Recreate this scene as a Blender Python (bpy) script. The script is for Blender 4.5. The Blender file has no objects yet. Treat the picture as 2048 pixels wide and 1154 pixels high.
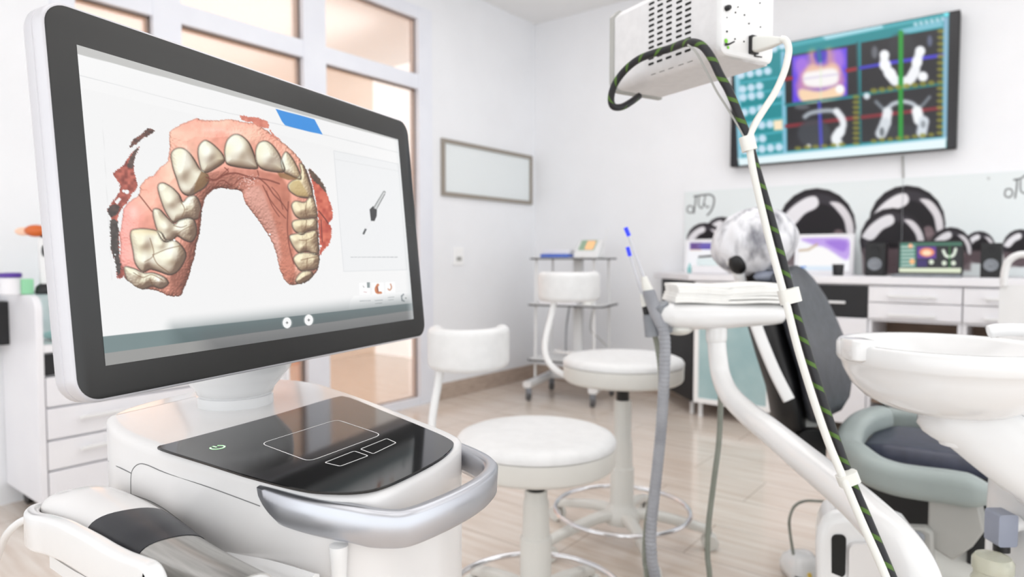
import bpy, bmesh, math, random
import numpy as np
from mathutils import Matrix, Vector

random.seed(4)
np.random.seed(4)
sc = bpy.context.scene
col = sc.collection

# ---------------------------------------------------------------- camera model
FPX, CX, CY = 1330.0, 1024.0, 577.0
PITCH, YAW, EYE = math.atan(62 / 1330), math.radians(37.9), 1.0
cF = np.array([-math.sin(YAW) * math.cos(PITCH), math.cos(YAW) * math.cos(PITCH), -math.sin(PITCH)])
cR = np.array([math.cos(YAW), math.sin(YAW), 0.0])
cU = np.cross(cR, cF)
cC = np.array([0, 0, EYE])


def ray(px, py): return cF + cR * (px - CX) / FPX - cU * (py - CY) / FPX
def W(px, py, d): return cC + ray(px, py) * d
def onZ(px, py, z):
    r = ray(px, py); return cC + r * ((z - cC[2]) / r[2])
def onX(px, py, x):
    r = ray(px, py); return cC + r * ((x - cC[0]) / r[0])
def onY(px, py, y):
    r = ray(px, py); return cC + r * ((y - cC[1]) / r[1])
def onP(px, py, p0, n):
    r = ray(px, py); return cC + r * (np.dot(np.array(p0) - cC, n) / np.dot(r, n))
def proj(P):
    d = np.asarray(P, float) - cC
    z = d @ cF
    return np.stack([CX + FPX * (d @ cR) / z, CY - FPX * (d @ cU) / z], -1)


cam = bpy.data.cameras.new('camera')
cam.sensor_width = 36; cam.lens = FPX / 2048 * 36
cam.clip_start = 0.02; cam.clip_end = 60
cam.dof.use_dof = True; cam.dof.focus_distance = 0.62; cam.dof.aperture_fstop = 5.6
camo = bpy.data.objects.new('camera', cam); col.objects.link(camo)
camo.matrix_world = Matrix([[cR[0], cU[0], -cF[0], cC[0]], [cR[1], cU[1], -cF[1], cC[1]],
                            [cR[2], cU[2], -cF[2], cC[2]], [0, 0, 0, 1]])
sc.camera = camo
sc.view_settings.view_transform = 'Standard'
sc.view_settings.look = 'None'
sc.cycles.use_denoising = True
sc.cycles.use_adaptive_sampling = True
sc.cycles.adaptive_threshold = 0.02
sc.cycles.max_bounces = 8


# ---------------------------------------------------------------- materials
def lin(c):
    c = np.asarray(c, float)
    return np.where(c <= 0.04045, c / 12.92, ((c + 0.055) / 1.055) ** 2.4)


def rgb(r, g, b): return tuple(lin(np.array([r, g, b]) / 255.0)) + (1.0,)


def principled(name, c, rough=0.5, metal=0.0, coat=0.0, emit=None, es=0.0, trans=0.0, spec=0.5, alpha=1.0):
    m = bpy.data.materials.new(name); m.use_nodes = True
    b = m.node_tree.nodes['Principled BSDF']
    b.inputs['Base Color'].default_value = rgb(*c)
    b.inputs['Roughness'].default_value = rough
    b.inputs['Metallic'].default_value = metal
    b.inputs['Coat Weight'].default_value = coat
    b.inputs['Coat Roughness'].default_value = 0.06
    b.inputs['Specular IOR Level'].default_value = spec
    b.inputs['Transmission Weight'].default_value = trans
    b.inputs['Alpha'].default_value = alpha
    if emit is not None:
        b.inputs['Emission Color'].default_value = rgb(*emit)
        b.inputs['Emission Strength'].default_value = es
    return m


def noise_mat(name, c1, c2, scale=8.0, rough=0.5, detail=4, bump=0.0, metal=0.0, coat=0.0, stretch=(1, 1, 1), lo=0.35, hi=0.65):
    m = principled(name, c1, rough, metal, coat)
    nt = m.node_tree; b = nt.nodes['Principled BSDF']
    tc = nt.nodes.new('ShaderNodeTexCoord'); mp = nt.nodes.new('ShaderNodeMapping')
    mp.inputs['Scale'].default_value = stretch
    n = nt.nodes.new('ShaderNodeTexNoise'); n.inputs['Scale'].default_value = scale; n.inputs['Detail'].default_value = detail
    r = nt.nodes.new('ShaderNodeValToRGB')
    r.color_ramp.elements[0].position = lo; r.color_ramp.elements[1].position = hi
    r.color_ramp.elements[0].color = rgb(*c1); r.color_ramp.elements[1].color = rgb(*c2)
    nt.links.new(tc.outputs['Object'], mp.inputs['Vector']); nt.links.new(mp.outputs[0], n.inputs['Vector'])
    nt.links.new(n.outputs['Fac'], r.inputs['Fac']); nt.links.new(r.outputs[0], b.inputs['Base Color'])
    if bump:
        bp = nt.nodes.new('ShaderNodeBump'); bp.inputs['Strength'].default_value = bump; bp.inputs['Distance'].default_value = 0.01
        nt.links.new(n.outputs['Fac'], bp.inputs['Height']); nt.links.new(bp.outputs[0], b.inputs['Normal'])
    return m


M = {}
M['wall'] = noise_mat('wall_paint', (240, 241, 244), (237, 238, 241), 3, 0.7)
M['ceiling'] = principled('ceiling_paint', (240, 240, 240), 0.8)
M['gloss_white'] = noise_mat('gloss_white_plastic', (230, 230, 230), (226, 226, 226), 4, 0.16, coat=0.4)
M['gloss_pearl'] = noise_mat('pearl_white_plastic', (228, 226, 225), (223, 221, 220), 4, 0.22, coat=0.3)
M['white'] = noise_mat('white_laminate', (238, 237, 240), (234, 233, 237), 5, 0.35)
M['white_edge'] = principled('white_edging', (246, 246, 246), 0.3)
M['white_satin'] = noise_mat('satin_white', (234, 234, 234), (229, 229, 229), 6, 0.4)
M['cream'] = noise_mat('cream_plastic', (227, 227, 222), (221, 221, 215), 6, 0.35)
M['vinyl'] = noise_mat('white_vinyl', (227, 227, 227), (222, 222, 222), 30, 0.42, bump=0.02)
M['stool_side'] = noise_mat('stool_rim_plastic', (224, 223, 218), (218, 217, 212), 6, 0.4)
M['silver'] = noise_mat('satin_silver', (196, 198, 204), (186, 188, 194), 5, 0.3, metal=0.85)
M['steel'] = noise_mat('brushed_steel', (190, 188, 184), (172, 170, 166), 60, 0.28, metal=0.9, stretch=(0.2, 6, 6))
M['chrome'] = principled('chrome', (225, 225, 228), 0.1, 1.0)
M['rim_grey'] = noise_mat('monitor_rim', (205, 204, 208), (198, 197, 202), 6, 0.35, metal=0.25)
M['black_glass'] = noise_mat('black_glass', (9, 9, 10), (12, 12, 13), 3, 0.08)
M['bezel'] = noise_mat('black_bezel', (30, 30, 30), (34, 34, 33), 3, 0.28)
M['navy_black'] = noise_mat('navy_black_rubber', (14, 16, 28), (10, 12, 20), 5, 0.32)
M['black'] = noise_mat('black_plastic', (16, 16, 18), (20, 20, 22), 8, 0.4)
M['dark'] = noise_mat('charcoal_laminate', (26, 26, 29), (22, 22, 25), 8, 0.5)
M['hole'] = principled('dark_opening', (22, 22, 20), 0.8)
M['leather'] = noise_mat('black_leather_lit', (66, 70, 77), (52, 56, 62), 40, 0.4, bump=0.05)  # light falling on the pad's front is mixed into this grey
M['leather_dark'] = noise_mat('black_leather', (12, 12, 15), (8, 8, 10), 30, 0.45, bump=0.04)
M['seat_leather'] = noise_mat('black_leather_highlit', (58, 62, 80), (46, 50, 66), 30, 0.36, bump=0.04)  # black seat; the bluish highlight on top is put into this colour
M['arm_grey'] = noise_mat('grey_green_plastic', (158, 168, 166), (148, 158, 156), 6, 0.45)
M['base_grey'] = noise_mat('warm_grey_plastic', (172, 172, 168), (162, 162, 158), 6, 0.5)
M['blue_grey'] = noise_mat('blue_grey_plastic', (150, 156, 172), (140, 146, 162), 6, 0.4)
M['hose'] = noise_mat('grey_hose', (158, 160, 166), (138, 140, 146), 20, 0.5)
M['hose_green'] = noise_mat('grey_green_hose', (136, 140, 130), (124, 128, 118), 20, 0.45)
M['holder_grey'] = noise_mat('holder_grey_plastic', (138, 142, 148), (118, 122, 128), 20, 0.45)
M['box_face'] = noise_mat('powder_coated_metal', (222, 221, 222), (216, 215, 216), 60, 0.5)
M['frosted'] = principled('clear_tube', (222, 224, 230), 0.2, trans=0.25)
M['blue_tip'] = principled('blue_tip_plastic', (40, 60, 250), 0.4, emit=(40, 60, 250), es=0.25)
M['green_led'] = principled('green_lit_symbol', (200, 255, 200), 0.4, emit=(170, 255, 170), es=1.1)
M['line_white'] = principled('printed_white_line', (225, 225, 225), 0.4, emit=(225, 225, 225), es=0.25)
M['seam'] = principled('seam_grey', (120, 120, 120), 0.8)  # plain grey for the cart's thin seam lines
M['seam_light'] = principled('seam_soft', (176, 174, 172), 0.8)
M['paper'] = noise_mat('white_tissue_paper', (243, 243, 240), (236, 236, 233), 40, 0.85, bump=0.05)
M['wood'] = noise_mat('brown_board', (150, 128, 112), (126, 106, 92), 6, 0.6, stretch=(1, 1, 8))
M['orange'] = principled('orange_plastic', (226, 110, 40), 0.3, trans=0.2)
M['shield_reflection'] = principled('shield_reflection_peach', (246, 204, 178), 0.4)  # colour of the oval that stands for the shield's reflection
M['purple'] = principled('purple_lid', (84, 48, 150), 0.4)
M['green'] = principled('pale_green_card', (150, 214, 170), 0.5)
M['teal'] = principled('teal_tissue', (150, 208, 208), 0.6)
M['blue'] = principled('blue_plastic', (40, 90, 190), 0.4)
M['blue_light'] = principled('bright_blue_plastic', (40, 130, 220), 0.4)
M['red_led'] = principled('red_led', (255, 60, 40), 0.4, emit=(255, 60, 40), es=1.5)
M['copper'] = principled('orange_wire', (214, 150, 110), 0.5)
M['tile'] = noise_mat('skirting_tile', (190, 172, 158), (170, 152, 138), 5, 0.35, stretch=(3, 3, 14))
M['frame_brown'] = principled('grey_brown_moulding', (150, 142, 132), 0.5)
M['mirror_pale'] = principled('pale_glass_sheet', (230, 235, 236), 0.12)
M['dark_edge'] = principled('dark_gasket', (112, 98, 90), 0.6)
M['alu'] = noise_mat('painted_aluminium', (234, 236, 243), (229, 231, 239), 4, 0.4)
M['amber_bottle'] = principled('clear_bottle_plastic', (232, 232, 214), 0.15, trans=0.6)
M['caster'] = principled('caster_rubber', (90, 90, 92), 0.5)
M['lime'] = principled('lime_marking', (120, 200, 40), 0.5)


def glass_mat(name, tint, mixf, rough=0.08):
    m = bpy.data.materials.new(name); m.use_nodes = True
    nt = m.node_tree; nt.nodes.remove(nt.nodes['Principled BSDF'])
    out = nt.nodes['Material Output']
    t = nt.nodes.new('ShaderNodeBsdfTransparent'); t.inputs[0].default_value = rgb(*tint)
    g = nt.nodes.new('ShaderNodeBsdfGlossy'); g.inputs['Roughness'].default_value = rough
    g.inputs[0].default_value = (1, 1, 1, 1)
    mx = nt.nodes.new('ShaderNodeMixShader'); mx.inputs[0].default_value = mixf
    nt.links.new(t.outputs[0], mx.inputs[1]); nt.links.new(g.outputs[0], mx.inputs[2]); nt.links.new(mx.outputs[0], out.inputs[0])
    return m


M['pane'] = glass_mat('door_glass', (250, 242, 236), 0.26, 0.22)
M['clear'] = glass_mat('clear_glass', (244, 250, 249), 0.10)
M['teal_glass'] = noise_mat('frosted_teal_glass', (150, 184, 188), (176, 204, 206), 6, 0.25, coat=0.3)


def floor_mat():
    m = principled('wood_look_tile', (220, 206, 194), 0.16, coat=0.15)
    nt = m.node_tree; b = nt.nodes['Principled BSDF']
    tc = nt.nodes.new('ShaderNodeTexCoord')
    br = nt.nodes.new('ShaderNodeTexBrick')
    br.inputs['Scale'].default_value = 1; br.inputs['Brick Width'].default_value = 0.9; br.inputs['Row Height'].default_value = 0.3
    br.inputs['Mortar Size'].default_value = 0.0028; br.inputs['Mortar Smooth'].default_value = 0.3
    br.inputs['Color1'].default_value = rgb(232, 224, 215); br.inputs['Color2'].default_value = rgb(226, 216, 206)
    br.inputs['Mortar'].default_value = rgb(190, 176, 164)
    br.offset = 0.37
    mp = nt.nodes.new('ShaderNodeMapping'); mp.inputs['Scale'].default_value = (1.2, 16, 1)
    n = nt.nodes.new('ShaderNodeTexNoise'); n.inputs['Scale'].default_value = 2.2; n.inputs['Detail'].default_value = 6
    r = nt.nodes.new('ShaderNodeValToRGB'); r.color_ramp.elements[0].position = 0.3; r.color_ramp.elements[1].position = 0.72
    r.color_ramp.elements[0].color = rgb(230, 218, 210); r.color_ramp.elements[1].color = (1, 1, 1, 1)
    mx = nt.nodes.new('ShaderNodeMix'); mx.data_type = 'RGBA'; mx.blend_type = 'MULTIPLY'; mx.inputs[0].default_value = 0.9
    nt.links.new(tc.outputs['Object'], br.inputs['Vector']); nt.links.new(tc.outputs['Object'], mp.inputs['Vector'])
    nt.links.new(mp.outputs[0], n.inputs['Vector']); nt.links.new(n.outputs['Fac'], r.inputs[0])
    nt.links.new(br.outputs['Color'], mx.inputs[6]); nt.links.new(r.outputs[0], mx.inputs[7])
    nt.links.new(mx.outputs[2], b.inputs['Base Color'])
    return m


M['floor'] = floor_mat()


def braid_mat():
    m = principled('black_braid_green_fleck', (22, 22, 26), 0.5)
    nt = m.node_tree; b = nt.nodes['Principled BSDF']
    at = nt.nodes.new('ShaderNodeAttribute'); at.attribute_name = 'along'
    sep = nt.nodes.new('ShaderNodeSeparateXYZ')
    ad = nt.nodes.new('ShaderNodeMath'); ad.operation = 'ADD'
    fr = nt.nodes.new('ShaderNodeMath'); fr.operation = 'FRACT'
    lt = nt.nodes.new('ShaderNodeMath'); lt.operation = 'LESS_THAN'; lt.inputs[1].default_value = 0.26
    mx = nt.nodes.new('ShaderNodeMix'); mx.data_type = 'RGBA'
    mx.inputs[6].default_value = rgb(22, 22, 27); mx.inputs[7].default_value = rgb(70, 104, 26)
    nt.links.new(at.outputs['Vector'], sep.inputs[0]); nt.links.new(sep.outputs[0], ad.inputs[0]); nt.links.new(sep.outputs[1], ad.inputs[1])
    nt.links.new(ad.outputs[0], fr.inputs[0]); nt.links.new(fr.outputs[0], lt.inputs[0]); lt.inputs[1].default_value = 0.22
    m2 = nt.nodes.new('ShaderNodeMath'); m2.operation = 'MULTIPLY_ADD'; m2.inputs[1].default_value = 2.0; nt.links.new(sep.outputs[1], m2.inputs[0]); nt.links.new(sep.outputs[0], m2.inputs[2])
    f2 = nt.nodes.new('ShaderNodeMath'); f2.operation = 'FRACT'; nt.links.new(m2.outputs[0], f2.inputs[0])
    l2 = nt.nodes.new('ShaderNodeMath'); l2.operation = 'LESS_THAN'; l2.inputs[1].default_value = 0.55; nt.links.new(f2.outputs[0], l2.inputs[0])
    mm = nt.nodes.new('ShaderNodeMath'); mm.operation = 'MULTIPLY'; nt.links.new(lt.outputs[0], mm.inputs[0]); nt.links.new(l2.outputs[0], mm.inputs[1]); nt.links.new(mm.outputs[0], mx.inputs[0])
    nt.links.new(mx.outputs[2], b.inputs['Base Color'])
    return m


M['braid'] = braid_mat()


def paint_mat(name, emis, rough=0.25, base=0.0):
    m = principled(name, (0, 0, 0), rough)
    nt = m.node_tree; b = nt.nodes['Principled BSDF']
    at = nt.nodes.new('ShaderNodeAttribute'); at.attribute_name = 'paint'
    if emis > 0:
        nt.links.new(at.outputs['Color'], b.inputs['Emission Color']); b.inputs['Emission Strength'].default_value = emis
    if base > 0:
        nt.links.new(at.outputs['Color'], b.inputs['Base Color'])
    return m


M['screen'] = paint_mat('lit_screen', 0.97, 0.22)
M['print'] = paint_mat('printed_panel', 0.0, 0.3, 1.0)
M['print'].node_tree.nodes['Principled BSDF'].inputs['Specular IOR Level'].default_value = 0.2


# ---------------------------------------------------------------- mesh building
class MB:
    def __init__(s): s.v = []; s.f = []; s.attr = None
    def add(s, vs, fs):
        o = len(s.v); s.v += [tuple(map(float, p)) for p in vs]; s.f += [tuple(i + o for i in f) for f in fs]
        return s
    def box(s, c, size, mat=None):
        x, y, z = [k / 2 for k in size]
        vs = [Vector((a, b, d)) for a in (-x, x) for b in (-y, y) for d in (-z, z)]
        if mat is not None: vs = [mat @ v for v in vs]
        c = Vector(c); vs = [v + c for v in vs]
        return s.add(vs, [(0, 1, 3, 2), (4, 6, 7, 5), (0, 4, 5, 1), (2, 3, 7, 6), (0, 2, 6, 4), (1, 5, 7, 3)])
    def box2(s, a, b):
        a = np.minimum(a, b), np.maximum(a, b)
        return s.box((a[0] + a[1]) / 2, a[1] - a[0])
    def loft(s, rings, cap=True, closed=True):
        n = len(rings[0]); vs = [p for r in rings for p in r]; fs = []
        for i in range(len(rings) - 1):
            for j in range(n if closed else n - 1):
                k = (j + 1) % n
                fs.append((i * n + j, i * n + k, (i + 1) * n + k, (i + 1) * n + j))
        if cap:
            fs.append(tuple(range(n))[::-1]); fs.append(tuple((len(rings) - 1) * n + j for j in range(n)))
        return s.add(vs, fs)
    def prism(s, poly, h, frame=None):
        # poly: 3D points of the base, h: extrude vector
        h = np.array(h, float); P = [np.array(p, float) for p in poly]
        return s.loft([P, [p + h for p in P]])
    def tube(s, path, r, n=12, cap=True, up=None):
        P = [np.array(p, float) for p in path]; m = len(P)
        R = r if hasattr(r, '__len__') else [r] * m
        T = []
        for i in range(m):
            t = P[min(i + 1, m - 1)] - P[max(i - 1, 0)]; T.append(t / (np.linalg.norm(t) + 1e-12))
        a = np.array([0, 0, 1.0]) if abs(T[0][2]) < 0.9 else np.array([1.0, 0, 0])
        u = np.cross(T[0], a); u /= np.linalg.norm(u); rings = []
        for i in range(m):
            u = u - T[i] * np.dot(u, T[i]); u /= np.linalg.norm(u); w = np.cross(T[i], u)
            rings.append([P[i] + R[i] * (u * math.cos(2 * math.pi * k / n) + w * math.sin(2 * math.pi * k / n)) for k in range(n)])
        return s.loft(rings, cap)
    def sweep(s, path, prof, up=(0, 0, 1), scales=None, closed=False):
        # profile points are (side, up) pairs
        P = [np.array(p, float) for p in path]; m = len(P); U0 = np.array(up, float); rings = []
        for i in range(m):
            if closed: t = P[(i + 1) % m] - P[(i - 1) % m]
            else: t = P[min(i + 1, m - 1)] - P[max(i - 1, 0)]
            t /= np.linalg.norm(t) + 1e-12
            sd = np.cross(t, U0); sd /= np.linalg.norm(sd); u = np.cross(sd, t)
            k = (1, 1) if scales is None else scales[i]
            rings.append([P[i] + sd * a * k[0] + u * b * k[1] for a, b in prof])
        if closed: rings.append(rings[0]); return s.loft(rings, False)
        return s.loft(rings, True)
    def lathe(s, prof, c, n=48, mat=None):
        c = np.array(c, float); rings = []
        for r, z in prof:
            ring = []
            for k in range(n):
                p = Vector((max(r, 1e-4) * math.cos(2 * math.pi * k / n), max(r, 1e-4) * math.sin(2 * math.pi * k / n), z))
                if mat is not None: p = mat @ p
                ring.append(np.array(p) + c)
            rings.append(ring)
        return s.loft(rings)
    def ellipsoid(s, c, rad, mat=None, n=32, m=18, e=1.0):
        prof = []
        c = np.array(c, float); rings = []
        def sp(x): return math.copysign(abs(x) ** e, x)
        for i in range(m + 1):
            t = -math.pi / 2 + math.pi * i / m; ring = []
            cr = max(abs(math.cos(t)) ** e, 1e-3)
            for k in range(n):
                a = 2 * math.pi * k / n
                p = Vector((rad[0] * cr * sp(math.cos(a)), rad[1] * cr * sp(math.sin(a)), rad[2] * sp(math.sin(t))))
                if mat is not None: p = mat @ p
                ring.append(np.array(p) + c)
            rings.append(ring)
        return s.loft(rings)


def world_inv(parent):
    m = Matrix.Identity(4); p = parent
    while p is not None: m = p.matrix_basis @ m; p = p.parent
    return m.inverted()


def part(name, mb, mat, parent=None, bevel=0.0, seg=2, sub=0, smooth=35, label=None, kind=None, solid=0.0):
    me = bpy.data.meshes.new(name)
    me.from_pydata(mb.v, [], mb.f); me.validate(clean_customdata=False); me.update()
    bm = bmesh.new(); bm.from_mesh(me); bmesh.ops.recalc_face_normals(bm, faces=bm.faces); bm.to_mesh(me); bm.free()
    for p in me.polygons: p.use_smooth = True
    me.set_sharp_from_angle(angle=math.radians(smooth))
    for mm in (mat if isinstance(mat, (list, tuple)) else [mat]): me.materials.append(mm)
    if parent is not None: me.transform(world_inv(parent))
    o = bpy.data.objects.new(name, me); col.objects.link(o)
    if parent is not None: o.parent = parent
    if bevel:
        b = o.modifiers.new('bevel', 'BEVEL'); b.width = bevel; b.segments = seg; b.limit_method = 'ANGLE'; b.angle_limit = math.radians(40)
    if sub:
        b = o.modifiers.new('subd', 'SUBSURF'); b.levels = sub; b.render_levels = sub
    if label: o['label'] = label
    if kind: o['kind'] = kind
    return o


def thing(name, label, cat, loc=(0, 0, 0), rz=0.0, group=None, kind=None):
    o = bpy.data.objects.new(name, None); col.objects.link(o); o.location = Vector(loc); o.rotation_euler = (0, 0, rz)
    o.empty_display_size = 0.05
    if label: o['label'] = label
    if cat: o['category'] = cat
    if group: o['group'] = group
    if kind: o['kind'] = kind
    return o


def tag(o, label, cat, group=None, kind=None):
    o['label'] = label; o['category'] = cat
    if group: o['group'] = group
    if kind: o['kind'] = kind
    return o


def base_origin(o):
    """put a single-mesh thing's origin at its base"""
    me = o.data; n = len(me.vertices); a = np.empty(n * 3); me.vertices.foreach_get('co', a); a = a.reshape(-1, 3)
    c = np.array([(a[:, 0].min() + a[:, 0].max()) / 2, (a[:, 1].min() + a[:, 1].max()) / 2, a[:, 2].min()])
    me.transform(Matrix.Translation(-Vector(c))); o.location = Vector(c)
    return o


def solo(name, mb, mat, label, cat, group=None, **k):
    o = part(name, mb, mat, None, **k); base_origin(o); return tag(o, label, cat, group)


def struct(name, mb, mat, **k):
    o = part(name, mb, mat, None, **k); o['kind'] = 'structure'; return o


def cr(pts, n=8, closed=False):
    """Catmull-Rom through points"""
    P = [np.array(p, float) for p in pts]; m = len(P); out = []
    rng = range(m if closed else m - 1)
    for i in rng:
        if closed: a, b, c, d = P[(i - 1) % m], P[i], P[(i + 1) % m], P[(i + 2) % m]
        else: a, b, c, d = P[max(i - 1, 0)], P[i], P[i + 1], P[min(i + 2, m - 1)]
        for k in range(n):
            t = k / n
            out.append(0.5 * (2 * b + (c - a) * t + (2 * a - 5 * b + 4 * c - d) * t * t + (3 * b - a - 3 * c + d) * t ** 3))
    if not closed: out.append(P[-1])
    return out


def rrect(w, h, r, n=6):
    pts = []
    for cx, cy, a0 in ((w / 2 - r, h / 2 - r, 0), (-w / 2 + r, h / 2 - r, 90), (-w / 2 + r, -h / 2 + r, 180), (w / 2 - r, -h / 2 + r, 270)):
        for k in range(n + 1):
            a = math.radians(a0 + 90 * k / n); pts.append((cx + r * math.cos(a), cy + r * math.sin(a)))
    return pts


def circ(r, n=12, ry=None): return [(r * math.cos(2 * math.pi * k / n), (ry or r) * math.sin(2 * math.pi * k / n)) for k in range(n)]


def inset2(P, d):
    """offset a closed XY outline inwards by d (keeps z)"""
    P = [np.array(p, float) for p in P]; m = len(P); out = []
    area = sum(P[i][0] * P[(i + 1) % m][1] - P[(i + 1) % m][0] * P[i][1] for i in range(m))
    sg = 1 if area > 0 else -1
    for i in range(m):
        t = P[(i + 1) % m] - P[(i - 1) % m]; n = np.array([-t[1], t[0], 0]) * sg; n /= np.linalg.norm(n) + 1e-12
        out.append(P[i] + n * d)
    return out


def at_z(P, z): return [np.array([p[0], p[1], z]) for p in P]


# ---------------------------------------------------------------- painting on surfaces
def smoothstep(x): x = np.clip(x, 0, 1); return x * x * (3 - 2 * x)


class Canvas:
    """a flat rectangle of coloured points: origin o, edges ex, ey (world), nx x ny points; drawn on in the picture's own plane"""
    def __init__(s, o, ex, ey, nx, ny, bg):
        s.o, s.ex, s.ey, s.nx, s.ny = map(np.array, (o, ex, ey, nx, ny)); s.nx, s.ny = int(nx), int(ny)
        u, v = np.meshgrid(np.linspace(0, 1, s.nx), np.linspace(0, 1, s.ny))
        s.P3 = s.o + u[..., None] * s.ex + v[..., None] * s.ey
        s.P3 = s.P3.reshape(-1, 3); s.p = proj(s.P3)
        s.c = np.tile(np.array(bg, float) / 255, (len(s.p), 1))
    def sd(s, poly, idx):
        P = np.array(poly, float); p = s.p[idx]; d = np.full(len(p), 1e9); ins = np.zeros(len(p), bool)
        for i in range(len(P)):
            a, b = P[i], P[(i + 1) % len(P)]; e = b - a; w = p - a
            t = np.clip((w @ e) / (e @ e + 1e-12), 0, 1); q = w - t[:, None] * e
            d = np.minimum(d, q[:, 0] ** 2 + q[:, 1] ** 2)
            cnd = (a[1] > p[:, 1]) != (b[1] > p[:, 1])
            with np.errstate(divide='ignore', invalid='ignore'):
                xx = (b[0] - a[0]) * (p[:, 1] - a[1]) / (b[1] - a[1]) + a[0]
            ins ^= cnd & (p[:, 0] < xx)
        d = np.sqrt(d); return np.where(ins, d, -d)
    def near(s, poly, pad):
        P = np.array(poly, float); lo, hi = P.min(0) - pad, P.max(0) + pad
        return np.nonzero((s.p[:, 0] > lo[0]) & (s.p[:, 0] < hi[0]) & (s.p[:, 1] > lo[1]) & (s.p[:, 1] < hi[1]))[0]
    def put(s, idx, a, c):
        c = np.array(c, float) / 255; s.c[idx] = s.c[idx] * (1 - a[:, None]) + c * a[:, None]
    def fill(s, poly, c, soft=1.0, alpha=1.0, curve=0):
        if curve: poly = cr(poly, curve, True)
        i = s.near(poly, soft + 1)
        if len(i): s.put(i, alpha * smoothstep(s.sd(poly, i) / soft + 0.5), c)
    def stroke(s, pl, w, c, soft=1.0, alpha=1.0, curve=0):
        if curve: pl = cr(pl, curve)
        i = s.near(pl, w + soft + 1)
        if not len(i): return
        p = s.p[i]; d = np.full(len(p), 1e9)
        for a, b in zip(pl[:-1], pl[1:]):
            a, b = np.array(a, float), np.array(b, float); e = b - a; q = p - a
            t = np.clip((q @ e) / (e @ e + 1e-12), 0, 1); q = q - t[:, None] * e; d = np.minimum(d, np.hypot(q[:, 0], q[:, 1]))
        s.put(i, alpha * smoothstep((w / 2 - d) / soft + 0.5), c)
    def disc(s, cxy, r, c, soft=1.0, alpha=1.0):
        rx, ry = (r, r) if not hasattr(r, '__len__') else r
        s.fill([(cxy[0] + rx * math.cos(a), cxy[1] + ry * math.sin(a)) for a in np.linspace(0, 2 * math.pi, 20, endpoint=False)], c, soft, alpha)
    def build(s, name, mat, parent, label=None):
        nx, ny = s.nx, s.ny; me = bpy.data.meshes.new(name)
        i, j = np.meshgrid(np.arange(nx - 1), np.arange(ny - 1)); q = (j * nx + i).ravel()
        F = np.stack([q, q + 1, q + nx + 1, q + nx], 1).astype(np.int32); nf = len(F)
        me.vertices.add(len(s.P3)); me.vertices.foreach_set('co', s.P3.astype(np.float32).ravel())
        me.loops.add(nf * 4); me.loops.foreach_set('vertex_index', F.ravel())
        me.polygons.add(nf); me.polygons.foreach_set('loop_start', np.arange(0, nf * 4, 4, dtype=np.int32))
        me.update(calc_edges=True)
        a = me.attributes.new('paint', 'FLOAT_COLOR', 'POINT')
        a.data.foreach_set('color', np.concatenate([lin(np.clip(s.c, 0, 1)), np.ones((len(s.c), 1))], 1).astype(np.float32).ravel())
        me.materials.append(mat)
        if parent is not None: me.transform(world_inv(parent))
        o = bpy.data.objects.new(name, me); col.objects.link(o); o.parent = parent
        if label: o['label'] = label
        return o


def vnoise(p, scale, seed=0):
    """smooth value noise on 2D points"""
    rs = np.random.RandomState(seed); T = rs.rand(64, 64); q = p / scale; i = np.floor(q).astype(int); f = q - i; f = f * f * (3 - 2 * f)
    g = lambda a, b: T[(i[:, 0] + a) % 64, (i[:, 1] + b) % 64]
    return (g(0, 0) * (1 - f[:, 0]) + g(1, 0) * f[:, 0]) * (1 - f[:, 1]) + (g(0, 1) * (1 - f[:, 0]) + g(1, 1) * f[:, 0]) * f[:, 1]

# ================================================================ the room
XL, YB, ZC = -3.25, 4.48, 2.9
pz = lambda px, py: onX(px, py, XL)[2]
py_ = lambda px, y=600: onX(px, y, XL)[1]
o = struct('floor', MB().box2((-5.6, -3.0, -0.05), (3.6, YB + 0.1, 0.0)), M['floor'])
struct('ceiling', MB().box2((-5.6, -3.0, ZC), (3.6, YB + 0.1, ZC + 0.05)), M['ceiling'])
struct('wall_back', MB().box2((XL - 0.1, YB, 0), (3.6, YB + 0.1, ZC)), M['wall'])
yd1 = py_(864)              # right jamb of the glazed partition
yd0 = py_(118)                  # its left end
struct('wall_left', MB().box2((XL - 0.1, yd1, 0), (XL, YB, ZC)).box2((XL - 0.1, -3.0, 0), (XL, yd0, ZC))
       .box2((XL - 0.1, yd0, 2.66), (XL, yd1, ZC)), M['wall'])
struct('baseboard_left', MB().box2((XL, yd1 + 0.03, 0), (XL + 0.012, YB - 0.012, 0.112)), M['tile'], bevel=0.002)
struct('baseboard_back', MB().box2((XL, YB - 0.012, 0), (3.5, YB, 0.112)), M['tile'], bevel=0.002)
struct('wall_corridor', MB().box2((-5.5, -3.0, 0), (-5.4, 4.6, ZC)), noise_mat('peach_wall', (238, 208, 184), (250, 232, 214), 0.8, 0.5))

XO = -5.385
struct('door_2', MB().box2((XO - .01, onX(470, 740, XO)[1], 0), (XO + .03, onX(648, 740, XO)[1], 2.05)), noise_mat('orange_wood_door', (226, 150, 96), (236, 170, 118), 2.0, 0.4, stretch=(1, 6, .6)))

# glazed partition with transoms
door = thing('door_1', 'white aluminium glazed door partition with warm frosted panes', None, (XL, (yd0 + yd1) / 2, 0), kind='structure')
posts = [(838, 864), (612, 656), (318, 373)]
P = [(py_(a), py_(b)) for a, b in posts]
P.append((yd0, yd0 + 0.09))
z_tb = (pz(745, 124) + pz(835, 148)) / 2
z_lt = (pz(750, 155) + pz(837, 178)) / 2
z_lb = (pz(847, 793) + pz(757, 812)) / 2
z_top = 2.58
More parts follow.
